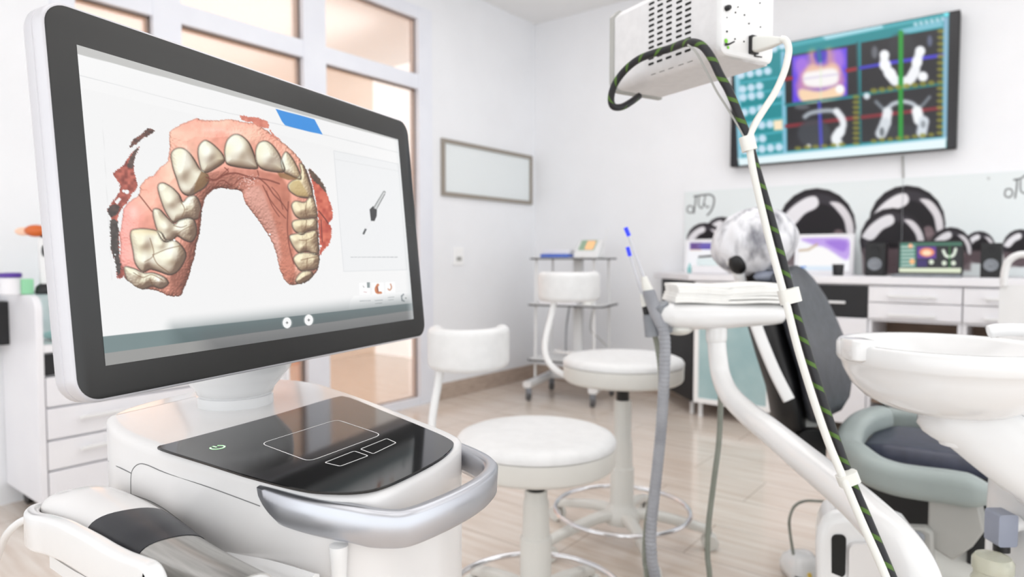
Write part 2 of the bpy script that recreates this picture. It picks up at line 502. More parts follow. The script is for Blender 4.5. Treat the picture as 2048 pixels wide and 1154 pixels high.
# hinge wall beside the left leaf
xa, xb = XL - 0.07, XL + 0.012
fr = MB()
for a, b in P: fr.box2((xa, a, 0), (xb, b, 2.66))
for k in range(len(P) - 1):
    y1, y0 = P[k][0], P[k + 1][1]
    for z0, z1 in ((z_top, 2.66), (z_lt, z_tb), (0.0, z_lb)):
        fr.box2((xa + 0.003, y0, z0), (xb - 0.003, y1, z1))
part('frame', fr, M['alu'], door)
for k in range(len(P) - 1):
    y1, y0 = P[k][0], P[k + 1][1]
    for z0, z1 in ((z_tb, z_top), (z_lb, z_lt)):
        xm = XL - 0.045
        part('pane', MB().box2((xm - 0.003, y0, z0), (xm + 0.003, y1, z1)), M['pane'], door)
        g = MB(); t = 0.008
        for a, b in (((y0, z0), (y0 + t * .4, z1)), ((y1 - t, z0), (y1, z1)), ((y0, z1 - t), (y1, z1)), ((y0, z0), (y1, z0 + t * .6))):
            g.box2((XL - 0.03, a[0], a[1]), (XL - 0.022, b[0], b[1]))
        part('gasket', g, M['dark_edge'], door)

# ---------------------------------------------------------------- light
w = bpy.data.worlds.new('world'); sc.world = w; w.use_nodes = True
w.node_tree.nodes['Background'].inputs[0].default_value = (0.955, 0.98, 1.0, 1); w.node_tree.nodes['Background'].inputs[1].default_value = 1.95


def area(name, loc, size, energy, rot=(0, 0, 0), color=(1, 1, 1), sy=None):
    l = bpy.data.lights.new(name, 'AREA'); l.energy = energy; l.size = size; l.color = color
    if sy: l.shape = 'RECTANGLE'; l.size_y = sy
    o = bpy.data.objects.new(name, l); col.objects.link(o); o.location = loc; o.rotation_euler = rot; return o


area('ceiling_light', (-1.2, 2.6, ZC - 0.03), 2.6, 24, sy=2.0)
area('ceiling_light', (-0.6, 0.2, ZC - 0.03), 2.4, 14, sy=2.0)
area('ceiling_light', (1.4, 2.4, ZC - 0.03), 2.0, 13, sy=2.0)
area('corridor_light', (-4.3, 2.6, ZC - 0.05), 1.2, 13, color=(1.0, 0.84, 0.70), sy=3.0)
area('corridor_lamp', (-4.9, 1.9, 1.0), 0.6, 11, rot=(0, math.radians(90), 0), color=(1.0, 0.62, 0.30))

# ================================================================ monitor cart
ZT = 0.82
sx = 2.008
lip_px = [(430, 235), (470, 290), (640, 360), (850, 420), (1000, 463), (1200, 520), (1330, 545), (1450, 545), (1550, 525), (1680, 460), (1780, 400),
          (1850, 330), (1830, 300), (1700, 245), (1540, 180), (1360, 115), (1250, 85), (1120, 72), (1000, 80), (750, 130), (600, 165), (500, 195), (440, 222)]
ZL = 0.813
lip = cr([onZ(x / sx, 730 + y / sx, ZL) for x, y in lip_px], 5, True)
cx_, cy_ = np.mean([p[0] for p in lip]), np.mean([p[1] for p in lip])
cart = thing('scanner_cart', 'glossy white rolling intraoral scanner cart with black touch panel and silver handle', 'medical cart', (cx_, cy_, 0))
body = MB().loft([at_z(inset2(lip, 0.001), 0.14), at_z(inset2(lip, 0.001), 0.30), at_z(inset2(lip, 0.0005), 0.6), at_z(lip, 0.74), at_z(lip, ZL - 0.004), at_z(lip, ZL), at_z(inset2(lip, 0.0015), ZL + 0.0035),
                  at_z(inset2(lip, 0.005), ZL + 0.0062), at_z(inset2(lip, 0.010), ZT)])
body_o = part('body', body, M['gloss_pearl'], cart, smooth=50)
part('base', MB().loft([at_z(inset2(lip, -0.02), 0.075), at_z(inset2(lip, -0.025), 0.09), at_z(inset2(lip, -0.02), 0.12), at_z(inset2(lip, 0.01), 0.145)]), M['gloss_pearl'], cart, smooth=50)
for i in (2, 8, 12, 18):
    p = cr(lip_px, 1, True)[i]; q = onZ(p[0] / sx, 730 + p[1] / sx, ZL)
    q = q + (np.array([cx_, cy_, q[2]]) - q) * 0.15
    c = part('caster', MB().lathe([(0.012, -0.012), (0.033, -0.012), (0.036, -0.008), (0.036, 0.008), (0.033, 0.012), (0.012, 0.012)], (q[0], q[1], 0.036), 24,
             Matrix.Rotation(math.radians(90), 4, 'X')), M['caster'], cart)
    part('stem', MB().tube([(q[0], q[1], 0.05), (q[0], q[1], 0.08)], 0.012), M['chrome'], c)

pan_px = [(637, 330), (650, 342), (850, 405), (1000, 452), (1200, 503), (1330, 516), (1450, 513), (1550, 490), (1680, 430), (1780, 372), (1822, 325), (1800, 298),
          (1700, 253), (1540, 188), (1440, 147), (1390, 131), (1340, 134), (1100, 205), (900, 260), (700, 313), (648, 326)]
pan = [onZ(x / sx, 730 + y / sx, ZT) for x, y in pan_px]
pan = cr(pan, 4, True)
tp = part('touch_panel', MB().loft([at_z(pan, ZT - 0.001), at_z(pan, ZT + 0.0006), at_z(inset2(pan, 0.0006), ZT + 0.0012)]), M['black_glass'], cart, label='glossy black touch panel')


def ribbon(mb, pts, w, z, closed=True):
    n = len(pts); P = [np.array([p[0], p[1], z]) for p in pts]; L, R = [], []
    for i in range(n):
        a = P[(i - 1) % n] if closed or i else P[0]; b = P[(i + 1) % n] if closed or i < n - 1 else P[-1]
        t = b - a; nn = np.array([-t[1], t[0], 0]); nn /= np.linalg.norm(nn) + 1e-12; L.append(P[i] + nn * w / 2); R.append(P[i] - nn * w / 2)
    m = n if closed else n - 1
    mb.add(L + R, [(i, (i + 1) % n, n + (i + 1) % n, n + i) for i in range(m)])


def rounded_quad(q, f=0.09, n=4):
    out = []; q = [np.array(p, float) for p in q]
    for i in range(len(q)):
        a, b, c = q[i - 1], q[i], q[(i + 1) % len(q)]; d = min(np.linalg.norm(a - b), np.linalg.norm(c - b)) * f
        p0 = b + (a - b) / np.linalg.norm(a - b) * d; p2 = b + (c - b) / np.linalg.norm(c - b) * d
        for k in range(n + 1):
            t = k / n; out.append((1 - t) ** 2 * p0 + 2 * t * (1 - t) * b + t * t * p2)
    return out


cpx = lambda x, y: onZ(480 + x / 3.531, 840 + y / 3.531, ZT + 0.0014)
tl = MB()
for q in ([(145, 165), (685, -3), (1002, 103), (488, 292)], [(598, 300), (807, 218), (906, 252), (708, 326)], [(850, 205), (1036, 130), (1103, 160), (941, 238)]):
    ribbon(tl, rounded_quad([cpx(*p) for p in q], 0.12), 0.0009, ZT + 0.0014)
part('touchpad_outline', tl, M['line_white'], tp, label='thin white touchpad outline and two buttons')
pc = onZ(435, 894.5, ZT + 0.0014); pi_ = MB(); rr = 0.0062
va = onZ(690, 797, ZT) - onZ(320, 890, ZT); va /= np.linalg.norm(va); ua = np.array([va[1], -va[0], 0])   # panel's right and toward-the-user directions
pf = lambda a, b: pc + va * a + ua * b
ribbon(pi_, [pf(rr * math.sin(a), -rr * math.cos(a)) for a in np.linspace(0.6, 2 * math.pi - 0.6, 28)], 0.0016, ZT + 0.0014, False)
ribbon(pi_, [pf(0, -rr * 1.15), pf(0, -rr * 0.2)], 0.0016, ZT + 0.0014, False)
part('power_symbol', pi_, M['green_led'], tp, label='green lit power symbol')

def side_y(px, py):
    """the point of the cart's upright side wall that a sight line meets (its near side)"""
    best = None
    r = ray(px, py)
    for i in range(len(lip)):
        a, b = lip[i], lip[(i + 1) % len(lip)]; e = b - a; nrm_ = np.array([-e[1], e[0], 0])
        dn = r @ nrm_
        if abs(dn) < 1e-9: continue
        t = ((a - cC) @ nrm_) / dn
        if t <= 0: continue
        q = cC + r * t; f = ((q - a) @ e) / (e @ e)
        if -0.02 <= f <= 1.02 and (best is None or t < best[0]): best = (t, q)
    return best[1]


# silver handle round the front
hp = [(513, 972), (534, 979), (607, 1002), (715, 1020), (777, 1029), (820, 1027), (876, 1007), (933, 982), (976, 957), (997, 935), (992, 915), (956, 896), (925, 884), (905, 874)]
hz = [0.806] * len(hp)
hq = []
for i, ((x, y), z) in enumerate(zip(hp, hz)):
    q = onZ(x, y, z)
    if i < 4:
        q2 = side_y(x, y); k = (0.006, 0.0085, 0.0125, 0.018)[i]; q2 = q2 + (cC - q2) / np.linalg.norm(cC - q2) * k
        if np.linalg.norm(q2 - cC) < np.linalg.norm(q - cC) or i < 3: q = q2
    hq.append(q)
hpath = cr(hq, 6)
for _ in range(12):
    hpath = [hpath[0]] + [hpath[i] * .5 + (hpath[i - 1] + hpath[i + 1]) * .25 for i in range(1, len(hpath) - 1)] + [hpath[-1]]
prof = [(0.0, -0.003), (-0.003, 0.0), (-0.011, 0.0), (-0.014, -0.004), (-0.014, -0.021), (-0.010, -0.027), (-0.004, -0.028), (-0.001, -0.024)]
n = len(hpath); scl = []
for i in range(n):
    f = i / (n - 1); s_ = min(1, 0.35 + f * 7); scl.append((1, s_))
part('handle', MB().sweep(hpath, prof, scales=scl), M['silver'], cart, smooth=60, label='satin silver push handle')

# seams and the cable plug on the cart's near side
sm = MB()
for pl in ([(217, 922), (235, 933), (262, 946)], [(262, 990), (262, 955), (266, 938), (278, 928), (295, 930), (330, 945), (420, 975), (520, 1012)], [(262, 988), (300, 1002), (335, 1022), (385, 1060)]):
    sm.tube(cr([side_y(*p) for p in pl], 4), 0.0005, 6)
part('seam', sm, M['seam'], cart)
q0 = side_y(690, 1080); q1 = q0 - np.array([0, 0.006, 0])
plug = MB().tube([q1 + np.array([0, 0, z]) for z in (-0.002, -0.004, -0.012, -0.03, -0.05, -0.051, -0.09)], [0.0072, 0.0072, 0.0066, 0.0055, 0.0050, 0.0028, 0.0026], 20)
part('cable_plug', plug, M['gloss_white'], cart, smooth=40)

# neck
nk = onZ(472, 806, ZT)
neck = MB().lathe([(0.044, 0.0), (0.044, 0.0115), (0.0415, 0.0125), (0.0415, 0.0135), (0.044, 0.0145), (0.046, 0.020), (0.056, 0.032), (0.0655, 0.044), (0.068, 0.06), (0.062, 0.12), (0.03, 0.125)], nk, 56)
part('neck', neck, M['gloss_white'], cart, smooth=50)

# ---------------------------------------------------------------- the monitor (carried by the cart's neck)
mc = np.array([-0.66969, 0.45196, 1.04367])
Rm = np.array([[-0.2447, -0.965, -0.093], [0.9696, -0.2438, -0.021], [-0.0028, -0.0951, 0.995]])
ex, en, eu = Rm[:, 0], -Rm[:, 1], Rm[:, 2]
mp_ = lambda x, z, y=0.0: mc + ex * x + eu * z + en * y
MW, MH = 0.53, 0.3258
mon = thing('monitor', None, None)
bpy.data.objects.remove(mon)
ring = lambda w, h, r, y: [mp_(a, b, y) for a, b in rrect(w, h, r, 8)]
mon = part('display_housing', MB().loft([ring(MW - 0.05, MH - 0.05, 0.015, -0.034), ring(MW - 0.012, MH - 0.012, 0.018, -0.0285), ring(MW - 0.003, MH - 0.003, 0.020, -0.025), ring(MW, MH, 0.021, -0.021),
           ring(MW, MH, 0.021, -0.013), ring(MW - 0.0012, MH - 0.0012, 0.0205, -0.0125), ring(MW - 0.0012, MH - 0.0012, 0.0205, -0.0118), ring(MW, MH, 0.021, -0.0113), ring(MW, MH, 0.021, -0.0022),
           ring(MW - 0.0015, MH - 0.0015, 0.0205, -0.0006), ring(MW - 0.003, MH - 0.003, 0.02, 0.0)]), M['rim_grey'], cart, smooth=40, label='large tilted display showing a scanned dental arch')
part('bezel', MB().loft([ring(MW - 0.005, MH - 0.005, 0.019, -0.001), ring(MW - 0.005, MH - 0.005, 0.019, 0.0004), ring(MW - 0.007, MH - 0.007, 0.018, 0.0007)]), M['bezel'], mon, label='black glass bezel')
part('tilt_bracket', MB().loft([[nk + np.array([0, 0, 0.10]) + ex * a * 0.75 + np.array([0, 0, b]) for a, b in rrect(0.10, 0.05, 0.02, 5)],
                                [mp_(a, -0.11 + b, -0.03) for a, b in rrect(0.13, 0.08, 0.02, 5)]]), M['gloss_white'], cart, smooth=50)
SX0, SX1, SZ0, SZ1 = -0.23877, 0.2325, -0.13413, 0.13069

# ---------------------------------------------------------------- the picture on the monitor
cv = Canvas(mp_(SX0, SZ1, 0.0011), ex * (SX1 - SX0), eu * (SZ0 - SZ1), 620, 400, (243, 243, 243))
A = lambda x, y: (180 + x / 2.748, 200 + y / 2.748)          # crop A: the arch
B = lambda x, y: (x / 2.884, y / 2.884)
D = lambda x, y: (520 + x / 2.061, 180 + y / 2.061)
# window furniture
cv.fill([(140, 80), (810, 262), (810, 290), (140, 104)], (196, 196, 194), 0.8)
cv.fill([(140, 103.5), (810, 285), (810, 330), (140, 170)], (245, 245, 245), 0.8)
cv.stroke([(152, 149), (400, 213), (660, 272), (800, 306)], 1.2, (220, 221, 222), 0.8)
cv.fill([(551, 217.5), (629, 238.5), (645.5, 269.5), (600, 259), (570, 250.5), (564, 243)], (66, 148, 226), 0.8)
cv.stroke([(205, 240), (224, 560)], 1, (232, 232, 232), 0.8)
cv.fill([D(304, 250), D(570, 305), D(606, 741), D(345, 748)], (238, 239, 240), 0.8)
cv.stroke([D(304, 250), D(345, 748), D(606, 741), D(570, 305), D(304, 250)], 1.0, (218, 220, 222), 0.8)
cv.stroke([D(308, 285), D(573, 335)], 1.0, (224, 225, 226), 0.8)
# hand scanner pictured in the side card
cv.fill([D(452, 492), D(466, 478), D(474, 486), D(482, 494), D(481, 520), D(472, 540), D(457, 540)], (58, 58, 60), 0.8)
cv.stroke([D(474, 484), D(512, 422)], 6, (150, 152, 152), 0.8); cv.stroke([D(476, 486), D(512, 424)], 3.2, (214, 216, 216), 0.8); cv.stroke([D(481, 490), D(514, 430)], 1.2, (70, 70, 70), 0.8)
cv.stroke([D(436, 573), D(427, 592)], 4, (86, 88, 90), 0.8); cv.stroke([D(437, 570), D(456, 542)], 3, (236, 236, 238), 0.8)
x = 375
rs_ = random.Random(2)
while x < 565:
    w_ = rs_.randint(8, 24); cv.stroke([D(x, 689), D(min(x + w_, 566), 689)], 1.4, (176, 178, 180), 0.8); x += w_ + 5
for (x0, y0, x1, y1) in ((408, 795, 452, 843), (461, 795, 510, 852), (516, 792, 556, 838)):
    cv.fill([D(x0, y0), D(x1, y0 - 2), D(x1 + 2, y1), D(x0 + 2, y1 + 3)], (252, 252, 252), 0.8)
cv.fill([D(440, 793), D(453, 793), D(453, 815), D(442, 816)], (140, 150, 152), 0.8); cv.stroke([D(425, 808), D(429, 814)], 1, (120, 120, 120)); cv.stroke([D(428, 832), D(440, 834)], 1, (200, 150, 150))
cv.stroke([D(486, 803), D(478, 818), D(482, 834), D(498, 836)], 5, (206, 128, 84), 0.8, curve=4); cv.stroke([D(484, 812), D(487, 832)], 2.5, (150, 80, 60), 0.8)
cv.stroke([D(538, 800), D(542, 814), D(535, 825), D(528, 820)], 2.6, (206, 150, 120), 0.8, curve=4)
cv.fill([D(366, 905), D(372, 868), D(388, 848), D(412, 848), D(618, 830), D(621, 882)], (250, 250, 250), 0.9)
for (a, b, y) in ((412, 455, 870), (474, 505, 868), (476, 502, 880), (528, 552, 855), (530, 550, 866)): cv.stroke([D(a, y), D(b, y - 2)], 1.6, (196, 198, 200), 0.9)
cv.fill([D(580, 848), D(592, 838), D(600, 856), D(596, 874), D(583, 870)], (150, 156, 160), 1); cv.disc(D(599, 856), 6, (248, 248, 248)); cv.disc(D(601, 858), 1.2, (90, 90, 90))
# lower bars
cv.fill([(190, 676), (206, 673.5), (823, 606.5), (840, 605), (840, 660), (190, 760)], (118, 136, 137), 0.8)
cv.fill([(350, 657), (823, 606.5), (840, 605), (840, 660), (350, 725)], (84, 100, 102), 60, 0.8)
cv.fill([(190, 709), (211, 707), (520, 664), (828, 620), (840, 618), (840, 670), (190, 760)], (152, 152, 150), 0.8)
cv.fill([(420, 678), (828, 620), (840, 618), (840, 670), (420, 720)], (96, 98, 100), 90, 0.85)
for b_ in ((574, 645.5), (617.5, 640)):
    cv.disc(b_, 11.5, (150, 158, 158), 1, 0.5); cv.disc(b_, (8.8, 11), (248, 248, 248)); cv.stroke([(b_[0] - 2, b_[1]), (b_[0] + 2, b_[1])], 1.4, (70, 70, 70)); cv.stroke([(b_[0], b_[1] - 2), (b_[0], b_[1] + 2)], 1.4, (70, 70, 70))
cv.fill([(780, 262), (830, 262), (850, 650), (820, 640), (808, 420), (794, 285)], (214, 217, 219), 14, 0.55)

# --- scanned arch: a height field of gum and teeth, shaded like the software does
GUM = [(440, 175), (500, 135), (540, 118), (580, 100), (620, 110), (700, 112), (760, 106), (830, 118), (870, 125), (905, 128), (960, 160), (1000, 190), (1060, 235), (1110, 275), (1150, 320), (1180, 365), (1205, 420),
       (1222, 480), (1232, 540), (1248, 600), (1255, 700), (1258, 800), (1262, 860), (1255, 920), (1225, 972), (1180, 1005), (1112, 1018), (1075, 995), (1058, 965), (1040, 920), (1025, 850), (1000, 780), (960, 710),
       (910, 640), (870, 590), (845, 545), (835, 508), (800, 494), (760, 488), (720, 485), (680, 492), (652, 515), (630, 550), (617, 600), (610, 660), (606, 700), (600, 740), (585, 800), (575, 860), (560, 910), (540, 980),
       (515, 1040), (503, 1070), (470, 1080), (430, 1075), (380, 1055), (330, 1040), (280, 1040), (230, 1012), (190, 975), (178, 930), (165, 880), (168, 800), (162, 740), (175, 660), (184, 600), (215, 560), (268, 520),
       (275, 480), (300, 440), (322, 425), (355, 410), (385, 370), (420, 345), (430, 318), (438, 260)]
TEETH = [
    [(445, 300), (470, 268), (510, 265), (545, 290), (575, 330), (605, 380), (640, 405), (652, 440), (630, 480), (590, 505), (555, 525), (520, 518), (495, 490), (475, 430), (455, 370)],
    [(600, 250), (630, 222), (665, 235), (700, 265), (730, 300), (740, 335), (700, 368), (645, 398), (615, 390), (600, 340), (593, 290)],
    [(740, 270), (755, 220), (790, 190), (830, 195), (870, 230), (895, 280), (915, 340), (920, 375), (870, 376), (800, 366), (752, 350), (741, 310)],
    [(912, 270), (930, 235), (965, 225), (1000, 245), (1035, 290), (1060, 345), (1068, 393), (1010, 394), (950, 380), (920, 352), (910, 310)],
    [(1052, 330), (1075, 285), (1105, 310), (1135, 360), (1160, 420), (1150, 436), (1100, 415), (1063, 392)],
    [(1088, 470), (1110, 445), (1140, 430), (1160, 400), (1152, 352), (1175, 360), (1200, 430), (1226, 520), (1195, 538), (1140, 528), (1100, 502)],
    [(1108, 580), (1130, 555), (1180, 562), (1212, 530), (1240, 560), (1250, 640), (1210, 650), (1160, 655), (1125, 630)],
    [(1110, 680), (1130, 660), (1190, 655), (1240, 655), (1248, 710), (1200, 720), (1165, 740), (1125, 720)],
    [(1096, 750), (1130, 735), (1190, 728), (1245, 720), (1256, 790), (1250, 850), (1190, 832), (1150, 842), (1115, 802)],
    [(1118, 870), (1150, 842), (1210, 840), (1260, 860), (1255, 920), (1200, 937), (1160, 940), (1130, 905)],
    [(1130, 990), (1165, 945), (1215, 942), (1222, 972), (1180, 1000), (1150, 1014)],
    [(372, 480), (400, 455), (450, 480), (490, 520), (510, 560), (540, 532), (580, 528), (605, 570), (612, 630), (580, 655), (540, 650), (500, 660), (460, 673), (430, 640), (400, 580)],
    [(345, 612), (380, 600), (420, 640), (465, 682), (490, 662), (540, 648), (575, 665), (586, 730), (560, 777), (520, 770), (480, 748), (450, 772), (405, 776), (370, 720)],
    [(222, 730), (260, 708), (330, 710), (390, 728), (420, 770), (470, 773), (510, 810), (527, 860), (490, 932), (440, 960), (380, 942), (330, 930), (290, 946), (250, 900), (236, 830)],
    [(188, 920), (240, 925), (300, 950), (350, 950), (410, 975), (430, 1010), (390, 1035), (340, 1022), (290, 1042), (240, 1036), (208, 1000)]]
CUSPS = [(500, 400, 60), (650, 300, 50), (820, 280, 70), (980, 310, 60), (1180, 600, 30), (1230, 590, 26), (1150, 610, 26), (1150, 690, 24), (1220, 690, 24), (1130, 770, 26), (1220, 770, 28), (1170, 810, 20),
         (1150, 890, 22), (1230, 880, 22), (1180, 970, 20), (440, 560, 45), (570, 590, 34), (420, 700, 44), (540, 710, 34), (290, 790, 48), (390, 790, 40), (450, 870, 60), (300, 890, 36), (260, 960, 26), (380, 1000, 30), (300, 1005, 24)]
GROOVES = [[(500, 560), (520, 600), (505, 640)], [(460, 690), (500, 700), (530, 690)], [(470, 745), (510, 715), (560, 690)], [(330, 760), (350, 850), (300, 890)], [(350, 850), (420, 820), (500, 800)], [(345, 850), (370, 900), (430, 945)],
           [(1190, 560), (1185, 620), (1200, 650)], [(1190, 660), (1185, 700), (1165, 735)], [(1150, 770), (1190, 770), (1240, 745)], [(1190, 770), (1185, 830)], [(1160, 880), (1200, 870), (1250, 860)], [(1195, 870), (1190, 930)],
           [(240, 950), (290, 975), (340, 960), (400, 990)], [(330, 985), (345, 1020)]]
a_idx = cv.near([A(*p) for p in GUM] + [A(95, 90), A(1335, 1080)], 6)
pa = cv.p[a_idx]; N = len(cv.p)
full = lambda: np.zeros(N)
pc_ = np.stack([(pa[:, 0] - 180) * 2.748, (pa[:, 1] - 200) * 2.748], 1)       # crop coordinates of the points
gp = cr([A(*p) for p in GUM], 3, True)
gd = cv.sd(gp, a_idx) + (vnoise(pa, 3.0, 3) - 0.5) * 2.2
gm = smoothstep(gd / 1.0 + 0.5)
Hh = full(); Hh[a_idx] = 22 * np.sqrt(np.clip(gd / 34, 0, 1)) + 3.0 * vnoise(pa, 26, 5) + 0.5 * vnoise(pa, 11, 6)
tm = full(); edge = full(); edge[:] = 9
for T in TEETH:
    tp_ = cr([A(*p) for p in T], 4, True); i = cv.near(tp_, 3)
    d = cv.sd(tp_, i); ins = smoothstep(d / 1.0 + 0.5)
    Hh[i] += ins * 15 * np.sqrt(np.clip(d / 15, 0, 1) * (2 - np.clip(d / 15, 0, 1))); tm[i] = np.maximum(tm[i], ins); edge[i] = np.minimum(edge[i], np.where(np.abs(d) < 9, np.abs(d), 9))
for x, y, r in CUSPS:
    q = np.array(A(x, y)); r = r / 2.748; dd = ((pa - q) ** 2).sum(1); Hh[a_idx] += 0.38 * r * np.exp(-dd / (r * r * 0.55)) * (tm[a_idx] > 0.2)
gy, gx = np.gradient(Hh.reshape(cv.ny, cv.nx)); gx = gx.ravel()[a_idx]; gy = gy.ravel()[a_idx]
nrm = np.stack([-gx, -gy, np.full_like(gx, 1.15)], 1); nrm /= np.linalg.norm(nrm, axis=1)[:, None]
L = np.array([-0.42, -0.48, 0.78]); L /= np.linalg.norm(L)
sh = np.clip(nrm @ L, 0, 1)
t = tm[a_idx][:, None]
gn = vnoise(pa, 34, 8)[:, None]; gn2 = vnoise(pa, 7, 9)[:, None]
gum = np.array([250, 190, 164]) * (1 - gn) + np.array([240, 156, 134]) * gn + (gn2 - 0.5) * 12
left = smoothstep((pc_[:, 0] - 380) / -220)[:, None] * smoothstep((pc_[:, 1] - 500) / 120)[:, None]
gum = gum * (1 - left) + np.array([246, 160, 148]) * left
# palate side: darker, browner
pal = [(640, 405), (740, 372), (920, 385), (1050, 410), (1100, 500), (1112, 700), (1120, 860), (1130, 960), (1112, 1018), (1056, 965), (1025, 850), (1000, 780), (960, 710), (910, 640), (870, 590), (845, 545), (835, 508), (760, 486), (680, 490), (640, 520)]
pm = smoothstep(cv.sd([A(*p) for p in pal], a_idx) / 8 + 0.5)[:, None]
stren = smoothstep((pc_[:, 0] - 830) / 260)[:, None]
gum = gum * (1 - pm) + pm * (np.array([214, 138, 118]) * (1 - stren) + np.array([192, 112, 88]) * stren + (gn2 - 0.5) * 14)
flap = smoothstep(cv.sd([A(*p) for p in [(842, 500), (880, 470), (930, 470), (960, 510), (990, 600), (1020, 680), (1040, 760), (1055, 860), (1040, 920), (1000, 790), (960, 710), (910, 640), (870, 590)]], a_idx) / 10 + 0.4)[:, None]
gum = gum * (1 - flap * .8) + np.array([216, 156, 140]) * flap * .8
lm = smoothstep(cv.sd([A(*p) for p in [(640, 660), (540, 760), (520, 900), (430, 960), (440, 1080), (515, 1050), (600, 760)]], a_idx) / 14 + 0.4)[:, None]
gum = gum * (1 - lm * .8) + np.array([186, 116, 96]) * lm * .8
tn = vnoise(pa, 20, 12)[:, None]
tooth = np.array([240, 235, 218]) * (1 - tn) + np.array([230, 220, 190]) * tn
yel = smoothstep((pc_[:, 0] - 1080) / 60)[:, None] * 0.55 + smoothstep((760 - pc_[:, 1]) / 60)[:, None] * smoothstep((pc_[:, 1] - 690) / 40)[:, None] * smoothstep((420 - pc_[:, 0]) / 60)[:, None] * 0.9
tooth = tooth * (1 - yel) + np.array([226, 200, 150]) * yel
base = gum * (1 - t) + tooth * t
shade = 0.42 + 0.66 * np.clip(sh / 0.86, 0, 1.06)
shade = shade[:, None] ** np.array([0.85, 1.1, 1.25])
c_ = base * shade
ed = np.clip(edge[a_idx] / 3.0, 0, 1)[:, None]
c_ = c_ * (0.62 + 0.38 * smoothstep(ed))
rim = np.clip(gd / 3.5, 0, 1)[:, None]; c_ = c_ * (0.80 + 0.20 * rim)
c_ = c_ * 0.93 + 244 * 0.07
cv.c[a_idx] = cv.c[a_idx] * (1 - gm[:, None]) + np.clip(c_, 0, 252) / 255 * gm[:, None]
for g in GROOVES: cv.stroke([A(*p) for p in g], 1.6, (112, 78, 50), 2.4, 0.65, curve=5)
# shaded tongue-sides of the front teeth and rugae lines
cv.fill([A(*p) for p in [(612, 392), (650, 408), (656, 440), (622, 482), (572, 512), (578, 460)]], (132, 98, 62), 3.5, 0.8)
cv.fill([A(*p) for p in [(1030, 400), (1075, 402), (1150, 436), (1090, 440), (1045, 425)]], (134, 102, 58), 3, 0.75)
cv.fill([A(*p) for p in [(1092, 470), (1115, 446), (1150, 440), (1190, 500), (1200, 530), (1140, 528), (1104, 502)]], (196, 168, 108), 5, 0.7)
for pl, w_ in (([(640, 425), (690, 440), (740, 412), (800, 402), (860, 418), (920, 430), (980, 440), (1040, 460)], 3.2), ([(650, 515), (690, 470), (730, 440), (780, 470), (830, 430), (900, 435)], 2.2), ([(930, 430), (975, 470), (1010, 520), (1050, 560), (1085, 610)], 2.6),
               ([(950, 470), (985, 540), (1030, 600), (1075, 650)], 2.0), ([(970, 500), (1000, 580), (1040, 640)], 1.8), ([(1000, 480), (1040, 530), (1060, 600)], 1.8), ([(1090, 560), (1085, 700), (1095, 800), (1120, 900)], 2.4),
               ([(625, 560), (600, 640), (590, 740)], 2.4), ([(920, 388), (925, 420), (890, 440)], 2.2), ([(740, 372), (760, 395), (720, 420)], 2.0), ([(268, 520), (300, 560), (340, 612)], 2.4), ([(640, 445), (700, 430), (760, 378)], 1.8)):
    cv.stroke([A(*p) for p in pl], w_, (118, 56, 44), 2.2, 0.72, curve=6)
for k in range(60):
    q = np.array([random.gauss(870, 26), random.gauss(445, 20)]); cv.stroke([A(*q), A(*(q + np.array([random.uniform(-8, 8), random.uniform(-5, 5)])))], 0.9, (246, 214, 206), 0.9, 0.8)
for x, y, rx, ry in ((530, 320, 22, 60), (640, 300, 16, 40), (800, 270, 26, 55), (960, 300, 20, 45), (440, 520, 14, 40), (300, 860, 12, 30), (470, 850, 20, 30), (680, 165, 60, 9), (790, 178, 40, 8), (240, 620, 20, 30)):
    cv.disc(A(x, y), (rx / 2.748, ry / 2.748), (255, 252, 244), 14, 0.34)
# loose flakes at the sides
def flake(poly, c1, c2, dark=None):
    P_ = cr([A(*p) for p in poly], 3, True); i = cv.near(P_, 3); d = cv.sd(P_, i) + (vnoise(cv.p[i], 1.8, 21) - 0.5) * 3.2
    nn = vnoise(cv.p[i], 6, 22)[:, None]; cc = np.array(c1) * nn + np.array(c2) * (1 - nn)
    a = smoothstep(d / 0.9 + 0.5)[:, None]; cv.c[i] = cv.c[i] * (1 - a) + cc / 255 * a
flake([(215, 265), (236, 220), (290, 182), (322, 155), (355, 168), (335, 188), (290, 212), (250, 245)], (150, 96, 84), (78, 64, 60))
flake([(128, 402), (180, 362), (200, 330), (240, 280), (274, 255), (250, 310), (240, 380), (256, 440), (260, 482), (228, 520), (205, 565), (172, 600), (150, 660), (158, 720), (162, 830), (168, 900), (188, 940), (180, 972), (150, 975), (142, 900), (118, 830), (112, 740), (116, 650), (95, 610), (112, 575), (158, 510), (166, 470), (146, 440)],
      (206, 116, 100), (132, 66, 58))
flake([(112, 660), (152, 670), (156, 760), (160, 850), (170, 930), (152, 960), (136, 880), (116, 820), (112, 740)], (92, 84, 80), (66, 60, 58))
flake([(205, 360), (240, 285), (268, 262), (246, 320), (236, 372)], (112, 92, 86), (84, 70, 66)); flake([(96, 612), (112, 580), (160, 580), (150, 622), (116, 640)], (96, 80, 76), (70, 62, 60))
flake([(1200, 375), (1250, 420), (1290, 480), (1310, 540), (1330, 600), (1332, 655), (1310, 680), (1328, 700), (1320, 780), (1290, 820), (1265, 850), (1262, 780), (1256, 700), (1252, 620), (1238, 540), (1222, 460)], (226, 124, 98), (178, 70, 54))
flake([(1200, 375), (1250, 418), (1290, 478), (1300, 515), (1262, 470), (1225, 440)], (104, 82, 66), (80, 64, 54)); cv.stroke([A(1258, 610), A(1290, 650), A(1310, 680)], 2.2, (110, 40, 34), 1.5, curve=4); cv.stroke([A(1270, 660), A(1276, 780)], 1.8, (120, 44, 38), 1.5)
